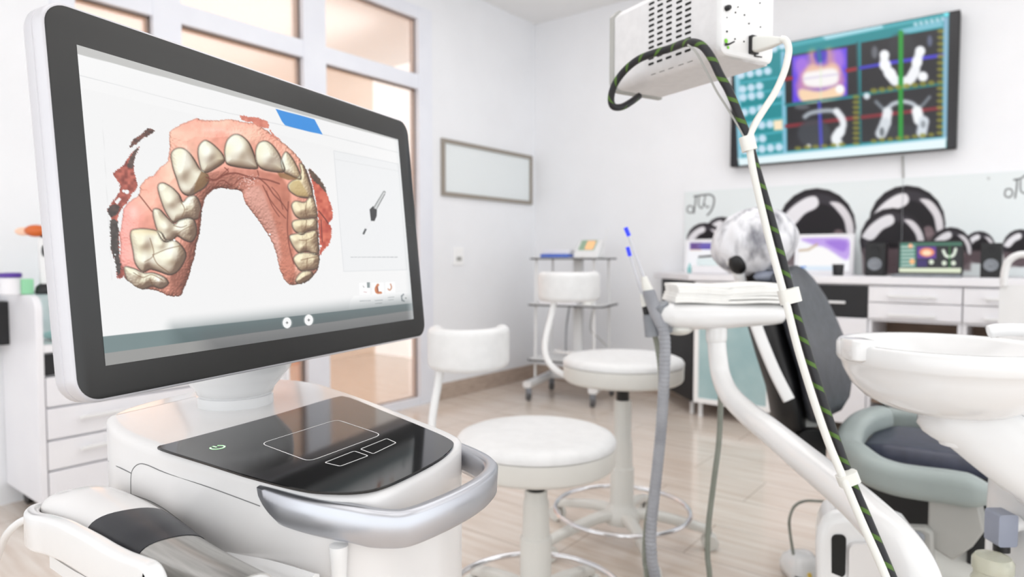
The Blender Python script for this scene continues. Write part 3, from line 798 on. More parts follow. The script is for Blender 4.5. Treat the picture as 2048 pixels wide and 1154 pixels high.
flake([(825, 85), (870, 92), (920, 98), (975, 120), (980, 155), (940, 150), (905, 132), (880, 118), (845, 115)], (232, 150, 130), (206, 120, 102)); flake([(990, 165), (1010, 190), (1050, 222), (1030, 215), (1000, 195)], (226, 150, 130), (214, 130, 110))
for x, y, r in ((203, 505, 4.5), (185, 500, 3), (138, 850, 1.6), (988, 738, 2.2), (1268, 803, 2.4), (463, 770, 2.2)): cv.disc(A(x, y), r, (246, 246, 246), 1.2)
for poly in ([(160, 640), (175, 600), (182, 610), (172, 690), (166, 730), (152, 690)], [(135, 560), (160, 535), (172, 545), (150, 575)]): cv.fill([A(*p) for p in poly], (244, 243, 243), 1.2)
scr_o = cv.build('screen_picture', M['screen'], mon, label='lit screen picture of teeth and gums with menu bars')

# ================================================================ scanner handpiece in its side holder
R2 = np.array([math.cos(YAW), math.sin(YAW), 0]); F2 = np.array([-math.sin(YAW), math.cos(YAW), 0]); UZ = np.array([0, 0, 1.0])
YS = 0.25
ax_px = [(122, 1008), (128, 1010), (150, 1016), (185, 1025), (243, 1056), (300, 1091), (342, 1117), (400, 1147), (455, 1170), (505, 1190), (560, 1212), (620, 1236), (680, 1260)]
ax_a = [0.004, 0.018, 0.027, 0.030, 0.031, 0.0295, 0.0260, 0.0225, 0.019, 0.0168, 0.0150, 0.0135, 0.012]
ax_b = [0.003, 0.013, 0.020, 0.0230, 0.0230, 0.0215, 0.0200, 0.0180, 0.0160, 0.0145, 0.0130, 0.0120, 0.011]
axp = cr([np.concatenate([onY(x, y, YS), [a, b]]) for (x, y), a, b in zip(ax_px, ax_a, ax_b)], 10)


def scan_rings(i0, i1, grow=0.0, shear0=0.0, shear1=0.0):
    out = []
    n = 40
    for i in range(i0, i1 + 1):
        p = axp[i]; t = (axp[min(i + 1, len(axp) - 1)] - axp[max(i - 1, 0)])[:3]; t /= np.linalg.norm(t)
        sd = np.cross(t, UZ); sd /= np.linalg.norm(sd); u = np.cross(sd, t)
        f = (i - i0) / max(1, i1 - i0); ring = []
        for k in range(n):
            a = 2 * math.pi * k / n
            s_ = math.copysign(abs(math.cos(a)) ** 0.85, math.cos(a)); h = math.copysign(abs(math.sin(a)) ** 0.85, math.sin(a))
            w0 = math.sin(a) * 1.0
            # boundaries between the sleeves sweep back in an S over the body
            off = (1 - f) * shear0 * (math.cos(a) * 0.5 + 0.9 * math.sin(2 * a + 0.6) * 0.35) + f * shear1 * (math.cos(a) * 0.5 + 0.9 * math.sin(2 * a + 0.6) * 0.35)
            ring.append(p[:3] + sd * s_ * (p[3] + grow) + u * h * (p[4] + grow) + t * off)
        out.append(ring)
    return out


hand = thing('scanner_handpiece', 'white intraoral scanner handpiece with dark grip lying in the side holder', 'dental scanner', axp[40][:3] - np.array([0, 0, 0.026]))
i1, i2, i3, i4 = 43, 61, 90, len(axp) - 1
part('rear_shell', MB().loft(scan_rings(0, i1, 0, 0, -0.018)), M['gloss_pearl'], hand, smooth=60)
part('grip', MB().loft(scan_rings(i1, i2, 0.0002, -0.018, -0.012)), M['navy_black'], hand, smooth=60, label='dark blue black grip')
part('metal_sleeve', MB().loft(scan_rings(i2, i3, -0.0003, -0.012, -0.004)), M['steel'], hand, smooth=60, label='brushed silver sleeve')
part('tip', MB().loft(scan_rings(i3, i4, -0.0012, -0.004, 0)), M['gloss_white'], hand, smooth=60, label='white scanning tip')

# holder: a rounded trough fixed to the cart's side
NW = 0.207
hw_px = [(112, 1016, .268), (104, 1007, .262), (88, 1004, .250), (68, 1009, .228), (58, 1019, .214), (66, 1028, NW), (92, 1033, NW), (125, 1043, NW), (155, 1058, NW), (185, 1074, NW), (215, 1092, NW), (245, 1107, NW), (272, 1117, NW), (296, 1128, NW), (310, 1150, NW), (318, 1180, NW), (330, 1230, NW)]
hc = cr([onY(x, y, k) for x, y, k in hw_px], 5)
hs_ = [(1, 1)] * len(hc)
wallp = [(a - 0.002, b - 0.017) for a, b in rrect(0.013, 0.034, 0.004, 4)]
hold = part('scanner_holder', MB().sweep(hc, wallp), M['gloss_white'], cart, smooth=50)
floor_px = [(185, 1092), (243, 1124), (342, 1165), (430, 1190), (520, 1225)]
flc = cr([onY(x, y, 0.25) for x, y in floor_px], 5)
part('cradle', MB().sweep(flc, [(0.036, 0.004), (0.036, -0.008), (-0.05, -0.008), (-0.05, 0.008), (-0.046, 0.010), (-0.040, 0.004), (-0.02, 0.002), (0.02, 0.002)]), M['gloss_white'], hold, smooth=50)
cab = cr([onY(122, 1034, 0.25), onY(80, 1034, 0.25), onY(44, 1042, 0.245), onY(16, 1066, 0.24), onY(0, 1100, 0.245), onY(-20, 1160, 0.25), onY(-40, 1260, 0.26)], 6)
part('scanner_cable', MB().tube(cab, 0.0042, 14), M['gloss_white'], hand)

# ================================================================ equipment box at the top with its cables
E0 = W(1440, 108, 0.95)
d1 = -0.5075 * R2 + 0.8616 * F2; d1 /= np.linalg.norm(d1)
d2 = np.array([-d1[1], d1[0], 0]); d2 = d2 if d2 @ F2 > 0 else -d2
LB, DB, HB = 0.236, 0.108, 0.134
bp = lambda t, s, z: E0 + d1 * t + d2 * s + UZ * z
boxt = thing('equipment_box', 'white metal equipment box with dark vent slots hanging above the cables', 'equipment box', bp(LB / 2, DB / 2, 0))
rr = 0.018
bprof = [(rr * (1 - math.sin(a)), rr * (1 - math.cos(a))) for a in np.linspace(math.pi / 2, 0, 7)]
bprof = bprof + [(DB, 0.0), (DB, HB - 0.012), (DB - 0.012, HB), (0.012, HB), (0.0, HB - 0.012)]
part('case', MB().loft([[bp(0.006, s, z) for s, z in bprof], [bp(LB, s, z) for s, z in bprof]]), M['box_face'], boxt, smooth=40)
part('end_bezel', MB().loft([[bp(LB, s + (s / DB - .5) * 0.006, z + (z / HB - .5) * 0.006) for s, z in bprof], [bp(LB + 0.010, s + (s / DB - .5) * 0.006, z + (z / HB - .5) * 0.006) for s, z in bprof],
                                 [bp(LB + 0.014, s * .94 + .003, z * .94 + .004) for s, z in bprof]]), M['base_grey'], boxt, smooth=40)
epr = [(DB / 2 + a, HB / 2 + b) for a, b in rrect(DB + 0.002, HB + 0.001, 0.012, 5)]
part('connector_plate', MB().loft([[bp(0.007, s, z) for s, z in epr], [bp(-0.002, s, z) for s, z in epr], [bp(-0.004, s * .97 + .0016, z * .97 + .002) for s, z in epr]]), M['gloss_white'], boxt, smooth=40)
sl = MB()
for px in (1303, 1320, 1338, 1358, 1376):
    q = onP(px, 60, E0, d2); t = (q - E0) @ d1
    for r_ in range(12):
        z = 0.0215 + 0.0087 * r_
        sl.loft([[bp(t + a, -0.0006, z + b) for a, b in rrect(0.0125, 0.0036, 0.0017, 3)], [bp(t + a, 0.001, z + b) for a, b in rrect(0.0125, 0.0036, 0.0017, 3)]])
    s0, z0 = bprof[4]; s1, z1 = bprof[5]
    sl.loft([[bp(t + a, 0.0062 + b * .8, 0.0052 - b * .6 - o_) for a, b in rrect(0.0125, 0.004, 0.0017, 3)] for o_ in (0.0006, -0.001)])
part('vent_slots', sl, M['hole'], boxt)


def on_end(px, py): q = onP(px, py, E0 - d1 * 0.0045, d1); return q


for px, py, r in ((1471, 25, .0011), (1489, 30, .0011), (1498, 47, .0011), (1521, 54, .001), (1520, 6, .001), (1476, 14, .0009), (1470, 78, .0011), (1488, 83, .0011), (1454, 63, .0014), (1454, 35, .0007)):
    part('screw_hole', MB().lathe([(r, -0.0006), (r, 0.0006)], on_end(px, py), 10, Matrix(((d1[0], d2[0], 0), (d1[1], d2[1], 0), (0, 0, 1))).to_4x4() @ Matrix.Rotation(math.radians(-90), 4, 'Y')), M['hole'], boxt)
tow = Matrix(((-d1[0], d2[0], 0), (-d1[1], d2[1], 0), (0, 0, 1))).to_4x4() @ Matrix.Rotation(math.radians(90), 4, 'Y')
part('knob', MB().lathe([(0.0040, 0), (0.0040, 0.004), (0.0028, 0.007)], on_end(1453, 17), 20, tow), M['black'], boxt)
swc = part('toggle_switch', MB().tube([on_end(1450, 89), on_end(1450, 89) - d1 * 0.004 + d2 * 0.004, on_end(1450, 89) - d1 * 0.012 + d2 * 0.006 + UZ * 0.002], [0.0022, 0.0014, 0.0010], 10), M['black'], boxt)
part('switch_marking', MB().loft([[on_end(1452, 82) + d2 * a + UZ * b - d1 * k for a, b in circ(0.0032, 12)] for k in (0, 0.0006)]).loft([[on_end(1456, 95) + d2 * a + UZ * b - d1 * k for a, b in circ(0.0022, 10)] for k in (0, 0.0006)]), M['lime'], swc, label='lime green switch marking')
sock_c = on_end(1505, 91)
part('power_socket', MB().loft([[sock_c + d2 * a + UZ * b - d1 * k for a, b in rrect(0.016, 0.0265, 0.002, 3)] for k in (-0.001, 0.005)]), M['black'], boxt)
clipc = sock_c + d2 * 0.004 - UZ * 0.0145
part('socket_clip', MB().tube([clipc, clipc + d2 * 0.012 - UZ * 0.001 - d1 * .004], 0.001, 8), M['black'], boxt)
# hanger that carries the box up to the ceiling
part('hanger_rod', MB().tube([bp(LB * .5, DB / 2, HB - 0.01), bp(LB * .5, DB / 2, HB + 0.06), bp(LB * .5, DB / 2, ZC - E0[2] - 0.03)], 0.014, 16)
     .lathe([(0.07, 0), (0.07, 0.02), (0.03, 0.03)], bp(LB * .5, DB / 2, ZC - E0[2] - 0.031), 24).lathe([(0.04, 0), (0.04, 0.012), (0.02, 0.02)], bp(LB * .5, DB / 2, HB - 0.002), 24), M['box_face'], boxt)

Wp = lambda L: [W(*p) for p in L]
bl_px = [(1278, 192, 1.14), (1262, 204, 1.12), (1243, 214, 1.11), (1227, 213, 1.10), (1222, 198, 1.095), (1228, 172, 1.085), (1246, 145, 1.07), (1272, 122, 1.045), (1300, 109, 1.02), (1340, 97, 0.995), (1366, 87, 0.965), (1388, 85, 0.94), (1406, 93, 0.925),
         (1424, 117, 0.915), (1440, 150, 0.91), (1458, 182, 0.91), (1477, 228, 0.91), (1495, 275, 0.91), (1512, 335, 0.91), (1537, 420, 0.905), (1562, 510, 0.90), (1585, 600, 0.89), (1612, 695, 0.87), (1642, 790, 0.855), (1672, 880, 0.84), (1702, 960, 0.825),
         (1738, 1045, 0.80), (1778, 1140, 0.775), (1815, 1230, 0.76), (1850, 1340, 0.75)]
bpath = cr(Wp(bl_px), 8)


def braided(name, path, r, n, label, cat):
    mb = MB().tube(path, r, n)
    o = part(name, mb, M['braid'], None, smooth=60)
    L_ = 0; al = []
    for i, p in enumerate(path):
        if i: L_ += np.linalg.norm(path[i] - path[i - 1])
        for k in range(n): al.append((L_ / 0.031, k / n, 0))
    a = o.data.attributes.new('along', 'FLOAT_VECTOR', 'POINT'); a.data.foreach_set('vector', np.array(al, np.float32).ravel())
    return tag(base_origin(o), label, cat)


braided('braided_cable', bpath, 0.0056, 24, 'thick black braided cable with green flecks looping over the equipment box', 'cable')
wc = thing('power_cable', 'white power cable curving down from the plug beside the black braid', 'cable', W(1850, 1340, 0.75))
wl = [(1562, 78, 0.925), (1570, 80, 0.922), (1576, 90, 0.92), (1577, 108, 0.92), (1568, 145, 0.918), (1550, 185, 0.916), (1526, 222, 0.914), (1508, 252, 0.91), (1499, 280, 0.905), (1505, 335, 0.90), (1524, 420, 0.895), (1545, 505, 0.89), (1571, 600, 0.88), (1595, 695, 0.862), (1624, 790, 0.845), (1655, 880, 0.83),
      (1686, 955, 0.815), (1724, 1045, 0.795), (1766, 1140, 0.77), (1800, 1230, 0.755), (1835, 1340, 0.745)]
part('cord', MB().tube(cr(Wp(wl), 8), 0.0047, 18), M['cream'], wc, smooth=60)
pa_, pb_ = sock_c - d1 * 0.004, W(1566, 80, 0.924)
ptw = pb_ - pa_
pl_r = []
for f, a, b in ((0, .013, .022), (0.15, .0135, .0225), (0.55, .0125, .018), (0.8, .009, .012), (1.0, .0055, .0075), (1.12, .005, .005)):
    c_ = pa_ + ptw * f; pl_r.append([c_ + d2 * x + UZ * y for x, y in rrect(a, b, min(a, b) * .3, 4)])
part('plug', MB().loft(pl_r), M['cream'], wc, smooth=50)
solo('signal_wire', MB().tube(cr(Wp([(1376, 90, 0.945), (1392, 104, 0.93), (1412, 140, 0.925), (1432, 180, 0.92), (1454, 215, 0.918), (1474, 248, 0.912), (1489, 276, 0.908), (1496, 300, 0.904)]), 8), 0.0016, 10), M['base_grey'],
     'thin grey wire drooping beneath the equipment box beside the braid', 'wire')
for (px, py, d, h, wd, a_, lab) in ((1496, 287, 0.905, 0.020, 0.019, 0.24, 'white cable tie where the black and white cables meet'), (1579, 592, 0.883, 0.019, 0.027, 0.25, 'white cable tie halfway down the cable bundle above the tray arm'),
                                    (1696, 957, 0.818, 0.014, 0.025, 0.38, 'white cable tie low on the cable bundle by the grey armrest')):
    c_ = W(px, py, d); rt = cR * math.cos(a_) - cU * -math.sin(a_) * 0 - cU * 0; ax_ = -cU * math.cos(a_) + cR * math.sin(a_); sd_ = cR * math.cos(a_) + cU * math.sin(a_)
    solo('cable_tie', MB().loft([[c_ + ax_ * k + sd_ * x + cF * y for x, y in rrect(wd, 0.017, 0.006, 5)] for k in (-h / 2, h / 2)]), M['cream'], lab, 'cable tie', group='ties round the cable bundle')

# ================================================================ stools


def stool(c, zs, arc_c, arc_r, arc_h, post, leg_a, lab, ring_z, group='round white stools'):
    c = np.array([c[0], c[1], 0.0])
    t = thing('round_stool', lab, 'stool', c, group=group)
    R = 0.205
    seat = part('seat', MB().lathe([(0.05, -0.085), (R - 0.012, -0.085), (R - 0.004, -0.080), (R, -0.072), (R + 0.001, -0.030), (R - 0.003, -0.0275)], c + UZ * zs, 72), M['stool_side'], t, smooth=40)
    part('cushion', MB().lathe([(R - 0.003, -0.0275), (R + 0.002, -0.026), (R + 0.0025, -0.018), (R - 0.004, -0.008), (R - 0.02, -0.001), (R - 0.05, 0.002), (R - 0.12, 0.004), (0.01, 0.005)], c + UZ * zs, 72), M['vinyl'], seat, smooth=60)
    col_ = part('column', MB().lathe([(0.041, 0.09), (0.041, 0.27), (0.036, 0.275), (0.034, 0.36), (0.0335, 0.365), (0.030, 0.37), (0.030, zs - 0.157), (0.028, zs - 0.153)], c, 36), M['stool_side'], t, smooth=40)
    part('piston', MB().lathe([(0.022, zs - 0.155), (0.022, zs - 0.125), (0.028, zs - 0.115), (0.03, zs - 0.085)], c, 24), M['black'], t, smooth=40)
    part('hub', MB().lathe([(0.03, 0.075), (0.062, 0.080), (0.066, 0.10), (0.058, 0.118), (0.042, 0.135), (0.041, 0.15)], c, 36), M['stool_side'], t, smooth=50)
    for k in range(5):
        a = math.radians(leg_a + 72 * k); d = np.array([math.cos(a), math.sin(a), 0])
        path = cr([c + d * 0.03 + UZ * 0.105, c + d * 0.10 + UZ * 0.108, c + d * 0.2 + UZ * 0.090, c + d * 0.295 + UZ * 0.066], 5)
        lg = part('leg', MB().sweep(path, rrect(0.046, 0.034, 0.012, 4), scales=[(1 - .3 * i / (len(path) - 1), 1 - .2 * i / (len(path) - 1)) for i in range(len(path))]), M['stool_side'], t, smooth=50)
        e = c + d * 0.298
        sd = np.array([-d[1], d[0], 0]); mtx = Matrix.Rotation(math.atan2(sd[1], sd[0]), 4, 'Z') @ Matrix.Rotation(math.radians(90), 4, 'Y')
        cs = MB()
        for s_ in (-1, 1): cs.lathe([(0.01, -0.009), (0.025, -0.009), (0.0275, -0.006), (0.0275, 0.006), (0.025, 0.009), (0.01, 0.009)], e + sd * 0.013 * s_ + UZ * 0.0275, 24, mtx)
        part('caster', cs, M['stool_side'], lg, smooth=40)
        part('caster_stem', MB().tube([e + UZ * 0.03, e + UZ * 0.07], 0.006, 8), M['black'], lg)
    rr_ = 0.232
    part('foot_ring', MB().tube([c + np.array([rr_ * math.cos(a), rr_ * math.sin(a), ring_z]) for a in np.linspace(0, 2 * math.pi, 65)], 0.008, 12, cap=False), M['chrome'], t, smooth=60)
    # curved rest on a bent post
    ac = np.array(arc_c); pts = []
    ct, st_ = math.cos(math.radians(-16)), math.sin(math.radians(-16))
    for a in np.linspace(math.radians(172), math.radians(405), 34):
        x_, y_ = arc_r * math.cos(a), arc_r * math.sin(a) * 1.25
        pts.append(ac + R2 * (x_ * ct - y_ * st_) + F2 * (x_ * st_ + y_ * ct))
    n = len(pts)
    scl = [(math.sin(math.pi * min(max((i + .6) / n * 7, 0), .5)) if i < n / 2 else math.sin(math.pi * min(max((n - i - .4) / n * 7, 0), .5)),) * 2 for i in range(n)]
    scl = [(max(.3, a), max(.45, a)) for a, _ in scl]
    br = part('backrest', MB().sweep(pts, rrect(0.042, arc_h, 0.019, 6), scales=scl), M['vinyl'], t, smooth=60)
    post = [np.array(p) for p in post] + [c + UZ * (zs - 0.088) + (np.array(post[-1]) - c) * np.array([.45, .45, 0])]
    part('post', MB().tube(cr(post, 8), 0.0115, 14), M['white_satin'], t, smooth=60)
    return t


c1 = W(1072, 868, 1.73)
stool(c1, 0.547, W(938, 692, 1.99), 0.098, 0.122, [W(884, 728, 1.93), W(876, 770, 1.93), W(864, 850, 1.90), W(872, 915, 1.86), W(930, 935, 1.80)], 20, 'nearer white round stool with curved backrest beside the cart handle', 0.118)
c2 = W(1246, 716, 2.30)
stool(c2, 0.660, W(1138, 572, 2.58), 0.098, 0.112, [W(1110, 596, 2.50), W(1104, 625, 2.50), W(1090, 690, 2.46), W(1100, 728, 2.42), W(1135, 752, 2.36)], -9 + 37.9, 'farther taller white round stool in front of the corner trolley', 0.122)

# ================================================================ assistant arm with tray, suction tubes and napkins
DA = 1.45
ka = DA / FPX
pl = [(1433, 640, DA, .0225), (1433, 676, DA, .0225), (1433.5, 682, DA, .0200), (1436, 715, 1.44, .0200), (1442, 752, 1.42, .0205), (1458, 788, 1.37, .0215), (1490, 822, 1.30, .0225), (1540, 862, 1.20, .0235), (1610, 920, 1.09, .0245), (1690, 985, .97, .0255),
      (1750, 1040, .89, .0265), (1800, 1095, .84, .0275), (1832, 1155, .81, .028), (1842, 1230, .80, .029)]
pp = cr([np.concatenate([W(x, y, d), [r]]) for x, y, d, r in pl], 8)
foot = pp[-1][:3].copy()
arm = thing('assistant_arm', 'white tray arm on a thick curved pole in front of the black dental chair', 'dental arm', (foot[0], foot[1], 0))
part('pole', MB().tube([p[:3] for p in pp] + [np.array([foot[0], foot[1], foot[2] - 0.1]), np.array([foot[0], foot[1], 0.02])], [p[3] for p in pp] + [.029, .029], 28), M['gloss_white'], arm, smooth=60)
part('foot_plate', MB().lathe([(0.10, 0), (0.10, 0.012), (0.04, 0.03)], (foot[0], foot[1], 0.0), 32), M['gloss_white'], arm)
tr = []
for px, py, hh, dd in ((1309, 627, 4, .012), (1313, 628, 15, .035), (1326, 630, 23, .055), (1350, 631, 27, .065), (1390, 632, 28, .07), (1425, 632, 28, .07), (1450, 632, 27, .066), (1500, 630, 24, .06), (1545, 629, 22.5, .058), (1560, 629, 20, .055), (1567, 629, 15, .045), (1571, 629, 5, .02)):
    c_ = W(px, py, DA); ring = []
    for k in range(32):
        a = 2 * math.pi * k / 32; sx_ = math.copysign(abs(math.cos(a)) ** .7, math.cos(a)); sy_ = math.copysign(abs(math.sin(a)) ** .7, math.sin(a))
        ring.append(c_ + F2 * (dd * sx_ + 0.03) + UZ * hh * ka * sy_)
    tr.append(ring)
part('tray', MB().loft(tr), M['gloss_white'], arm, smooth=60)
und = MB().ellipsoid(W(1362, 658, DA) + F2 * 0.03, (30 * ka, 0.05, 15 * ka), Matrix.Rotation(YAW, 4, 'Z'))
part('tray_underside', und, M['cream'], arm, smooth=60)
hol = MB()
def hyl(a, b, r0, r1, n=24):
    a, b = np.array(a), np.array(b); return [a, a + (b - a) * .02, a + (b - a) * .5, b - (b - a) * .02, b], [r0 * .85, r0, (r0 + r1) / 2, r1, r1 * .85]
pth, rad = hyl(W(1318, 608, DA), W(1340, 662, DA + .01), .020, .018); hol.tube(pth, rad, 24)
pth, rad = hyl(W(1301, 628, DA + .02), W(1309, 672, DA + .02), .017, .021); hol.tube(pth, rad, 24)
pth, rad = hyl(W(1312, 630, DA + .02), W(1345, 655, DA + .02), .016, .016); hol.tube(pth, rad, 24)
part('tube_holder', hol, M['holder_grey'], arm, smooth=50)


def corrugated(path, r, amp, pitch):
    P = cr(path, 40); L_ = 0; R_ = []
    for i, p in enumerate(P):
        if i: L_ += np.linalg.norm(P[i] - P[i - 1])
        R_.append(r + amp * math.sin(2 * math.pi * L_ / pitch))
    return MB().tube(P, R_, 16)


def fl(p): return np.array([p[0], p[1], 0.012])
s1 = thing('suction_tube', 'taller blue tipped suction tube with thick grey hose in the tray holder', 'suction tube', fl(W(1312, 1170, 1.46)), group='blue tipped suction tubes')
part('hose', corrugated([W(1326, 650, DA - .015), W(1330, 690, DA - .02), W(1328, 760, DA - .02), W(1322, 860, DA - .01), W(1311, 970, DA), W(1302, 1060, DA), W(1304, 1120, DA), W(1312, 1175, DA + .01), fl(W(1325, 1200, 1.5))], 0.0118, 0.0006, 0.009), M['hose'], s1, smooth=60)
part('handle', MB().tube([W(1297, 580, DA), W(1298, 586, DA), W(1312, 625, DA), W(1326, 655, DA - .01)], [.0125, .0145, .0145, .013], 20), M['hose'], s1)
part('connector', MB().tube([W(1288, 553, DA), W(1290, 560, DA), W(1293, 572, DA), W(1297, 582, DA)], [.006, .0072, .010, .0115], 18), M['cream'], s1)
part('straw', MB().tube([W(1256, 468, DA), W(1289, 557, DA)], 0.0031, 12), M['frosted'], s1)
part('blue_tip', MB().tube([W(1251, 455, DA), W(1258, 472, DA)], 0.0046, 12), M['blue_tip'], s1, label='bright blue tip')
s2 = thing('suction_tube', 'shorter blue tipped suction tube with thin grey hose behind the taller one', 'suction tube', fl(W(1290, 1170, 1.5)), group='blue tipped suction tubes')
part('hose', corrugated([W(1309, 668, DA + .03), W(1316, 700, DA + .04), W(1322, 760, DA + .04), W(1318, 860, DA + .04), W(1304, 980, DA + .04), W(1292, 1060, DA + .04), W(1290, 1120, DA + .04), W(1295, 1170, DA + .04), fl(W(1300, 1200, 1.54))], 0.0062, 0.0004, 0.008), M['hose_green'], s2, smooth=60)
part('handle', MB().tube([W(1289, 608, DA + .03), W(1295, 632, DA + .03), W(1306, 668, DA + .03)], [.007, .0085, .010], 16), M['black'], s2)
part('connector', MB().tube([W(1284, 588, DA + .03), W(1287, 598, DA + .03), W(1291, 612, DA + .03)], [.005, .007, .0085], 16), M['cream'], s2)
part('straw', MB().tube([W(1259, 508, DA + .03), W(1285, 590, DA + .03)], 0.0029, 12), M['frosted'], s2)
part('blue_tip', MB().tube([W(1255, 494, DA + .03), W(1260, 512, DA + .03)], 0.0044, 12), M['blue_tip'], s2, label='bright blue tip')
dh = cr([W(1437, 740, DA + .04), W(1441, 800, DA + .05), W(1438, 880, DA + .05), W(1428, 960, DA + .05), W(1417, 1050, DA + .05), W(1415, 1110, DA + .05), W(1420, 1170, DA + .05), fl(W(1425, 1195, 1.56))], 8)
part('drain_hose', MB().tube(dh, 0.0062, 14), M['hose_green'], arm, smooth=60)
ntop = W(1440, 605, DA)[2]
ords = ['bottom', 'second from bottom', 'third from bottom', 'third from top', 'second from top', 'topmost']
for k in range(6):
    mb = MB(); nx_ = 24; z0 = ntop + 0.0002 + 0.0064 * k; x0 = -0.098 + 0.002 * math.sin(k * 2.3) - (0.006 if k < 2 else 0); x1 = 0.140 + 0.004 * math.cos(k * 1.7) - (.0 if k > 1 else .004)
    cc = W(1440, 605, DA) + F2 * 0.035; top, bot = [], []
    rings = []
    for i in range(nx_ + 1):
        f = i / nx_; x_ = x0 + (x1 - x0) * f; wv = 0.0016 * math.sin(f * 9 + .6) + (0.0022 if f > .48 else 0) * (1 if k > 0 else 0) - (0.004 * max(0, f - .5) if k < 2 else 0)
        ring = []
        for a, b in rrect(0.125 - .002 * (k % 3), 0.0064, 0.0011, 3): ring.append(cc + R2 * x_ + F2 * a + UZ * (z0 - cc[2] + 0.003 + b + wv))
        rings.append(ring)
    mb.loft(rings)
    solo('paper_napkin', mb, M['paper'], 'white folded paper napkin on the tray arm, ' + ords[k] + ' of the stack', 'napkin', group='folded napkins stacked on the tray arm', smooth=50)

# ================================================================ dental chair
AX = lambda px, py, y: onY(px, py, y)
chair = thing('dental_chair', 'black leather dental chair with grey green armrests and a cap over its headrest', 'dental chair', (-0.1, 2.03, 0))
near = [(1992, 988, 1.69), (1960, 985, 1.69), (1900, 974, 1.69), (1840, 966, 1.69), (1790, 957, 1.69), (1745, 940, 1.70), (1712, 915, 1.76)]
up_ = [onY(*p) for p in near]
zmid = 0.50
far_ = [onY(px, py, y) for px, py, y in ((1712, 858, 2.30), (1745, 842, 2.36), (1800, 838, 2.37), (1880, 842, 2.37), (1960, 860, 2.37), (2030, 885, 2.37))]
back = [np.array([up_[-1][0] - 0.03, 1.84, 0.505]), np.array([up_[-1][0] - 0.05, 1.97, 0.515]), np.array([up_[-1][0] - 0.05, 2.12, 0.52]), np.array([up_[-1][0] - 0.02, 2.235, 0.52])]
ub = cr(up_ + back + far_, 6)
nb = len(ub)
scl = [(min(1, .35 + i * .09), min(1, .30 + i * .08)) for i in range(nb)]
armr = part('armrest', MB().sweep(ub, rrect(0.064, 0.070, 0.024, 6), scales=scl), M['arm_grey'], chair, smooth=60, label='grey green wraparound armrest')
# seat: cushion with a welt and dark flank
sec = lambda x, y0, y1, z0, z1, r: [np.array([x, (y0 + y1) / 2 + a, (z0 + z1) / 2 + b]) for a, b in rrect(y1 - y0, z1 - z0, r, 5)]
sx0 = up_[-1][0] - 0.02
seat_r = [sec(sx0 - .02, 1.99, 2.20, .44, .47, .015), sec(sx0, 1.97, 2.24, .415, .498, .03), sec(sx0 + .06, 1.955, 2.25, .415, .508, .035), sec(sx0 + .3, 1.95, 2.255, .42, .512, .035), sec(sx0 + .6, 1.945, 2.255, .42, .515, .035), sec(sx0 + .95, 1.945, 2.25, .42, .51, .035), sec(sx0 + 1.3, 1.90, 2.20, .41, .49, .035), sec(sx0 + 1.36, 1.95, 2.15, .43, .47, .015)]
st = part('seat', MB().loft(seat_r), M['seat_leather'], chair, smooth=60)
part('piping', MB().tube([np.array([sx0 + k, 1.952, .462]) for k in np.linspace(0.02, 1.2, 20)], 0.005, 8), M['leather_dark'], st)
part('seat_flank', MB().loft([sec(sx0 - .01, 1.96, 2.22, .29, .44, .02), sec(sx0 + .1, 1.945, 2.25, .25, .45, .02), sec(sx0 + .8, 1.945, 2.25, .25, .45, .02), sec(sx0 + 1.3, 1.9, 2.2, .32, .44, .02)]), M['leather_dark'], chair, smooth=60)
# backrest: dark shell with a padded front greyed as if lit from above
bz = [(-.462, .535, .10, .6), (-.460, .562, .185, .9), (-.462, .62, .225, 1), (-.475, .70, .238, 1), (-.505, .78, .225, 1), (-.535, .86, .195, 1), (-.565, .92, .155, 1), (-.58, .95, .12, .8), (-.585, .965, .06, .4)]
nvec = np.array([0.93, 0, 0.37])
def bsec(x, z, hw, off, th, yc=2.045, bow=0.03):
    out = []
    for k in range(36):
        a = 2 * math.pi * k / 36; cy = math.copysign(abs(math.cos(a)) ** .6, math.cos(a)); cn = math.copysign(abs(math.sin(a)) ** .8, math.sin(a))
        out.append(np.array([x, yc + hw * cy, z]) + nvec * (off + th * cn + bow * cy * cy))
    return out
part('backrest_pad', MB().loft([bsec(x, z, hw, 0.0, .032 * t) for x, z, hw, t in bz]), M['leather'], chair, smooth=70, label='backrest pad of black leather, coloured grey as if lit')
shell = part('backrest_shell', MB().loft([bsec(x - .002, z - .02, hw * .97, -.075, .055 * t, bow=0.045) for x, z, hw, t in bz]), M['leather_dark'], chair, smooth=70)
trim = cr([onY(1508, 640, 1.775), onY(1526, 688, 1.772), onY(1550, 745, 1.77), onY(1578, 800, 1.775)], 5)
part('shell_trim', MB().sweep(trim, rrect(0.030, 0.012, 0.005, 4), up=-cF), M['white_satin'], shell)
part('hinge', MB().loft([[W(px + a * s_, py + b * s_ * .7, 1.82) + F2 * k for (px, py, s_) in ((1606, 840, 1),) for a, b in rrect(64, 40, 10, 4)] for k in (0, .10)]), M['base_grey'], chair, smooth=40)
part('hinge_cover', MB().loft([[W(1625, 905, 1.80) + R2 * a + UZ * b + F2 * k for a, b in rrect(0.075, 0.12, 0.02, 4)] for k in (0, .16)]), M['black'], chair, smooth=40)
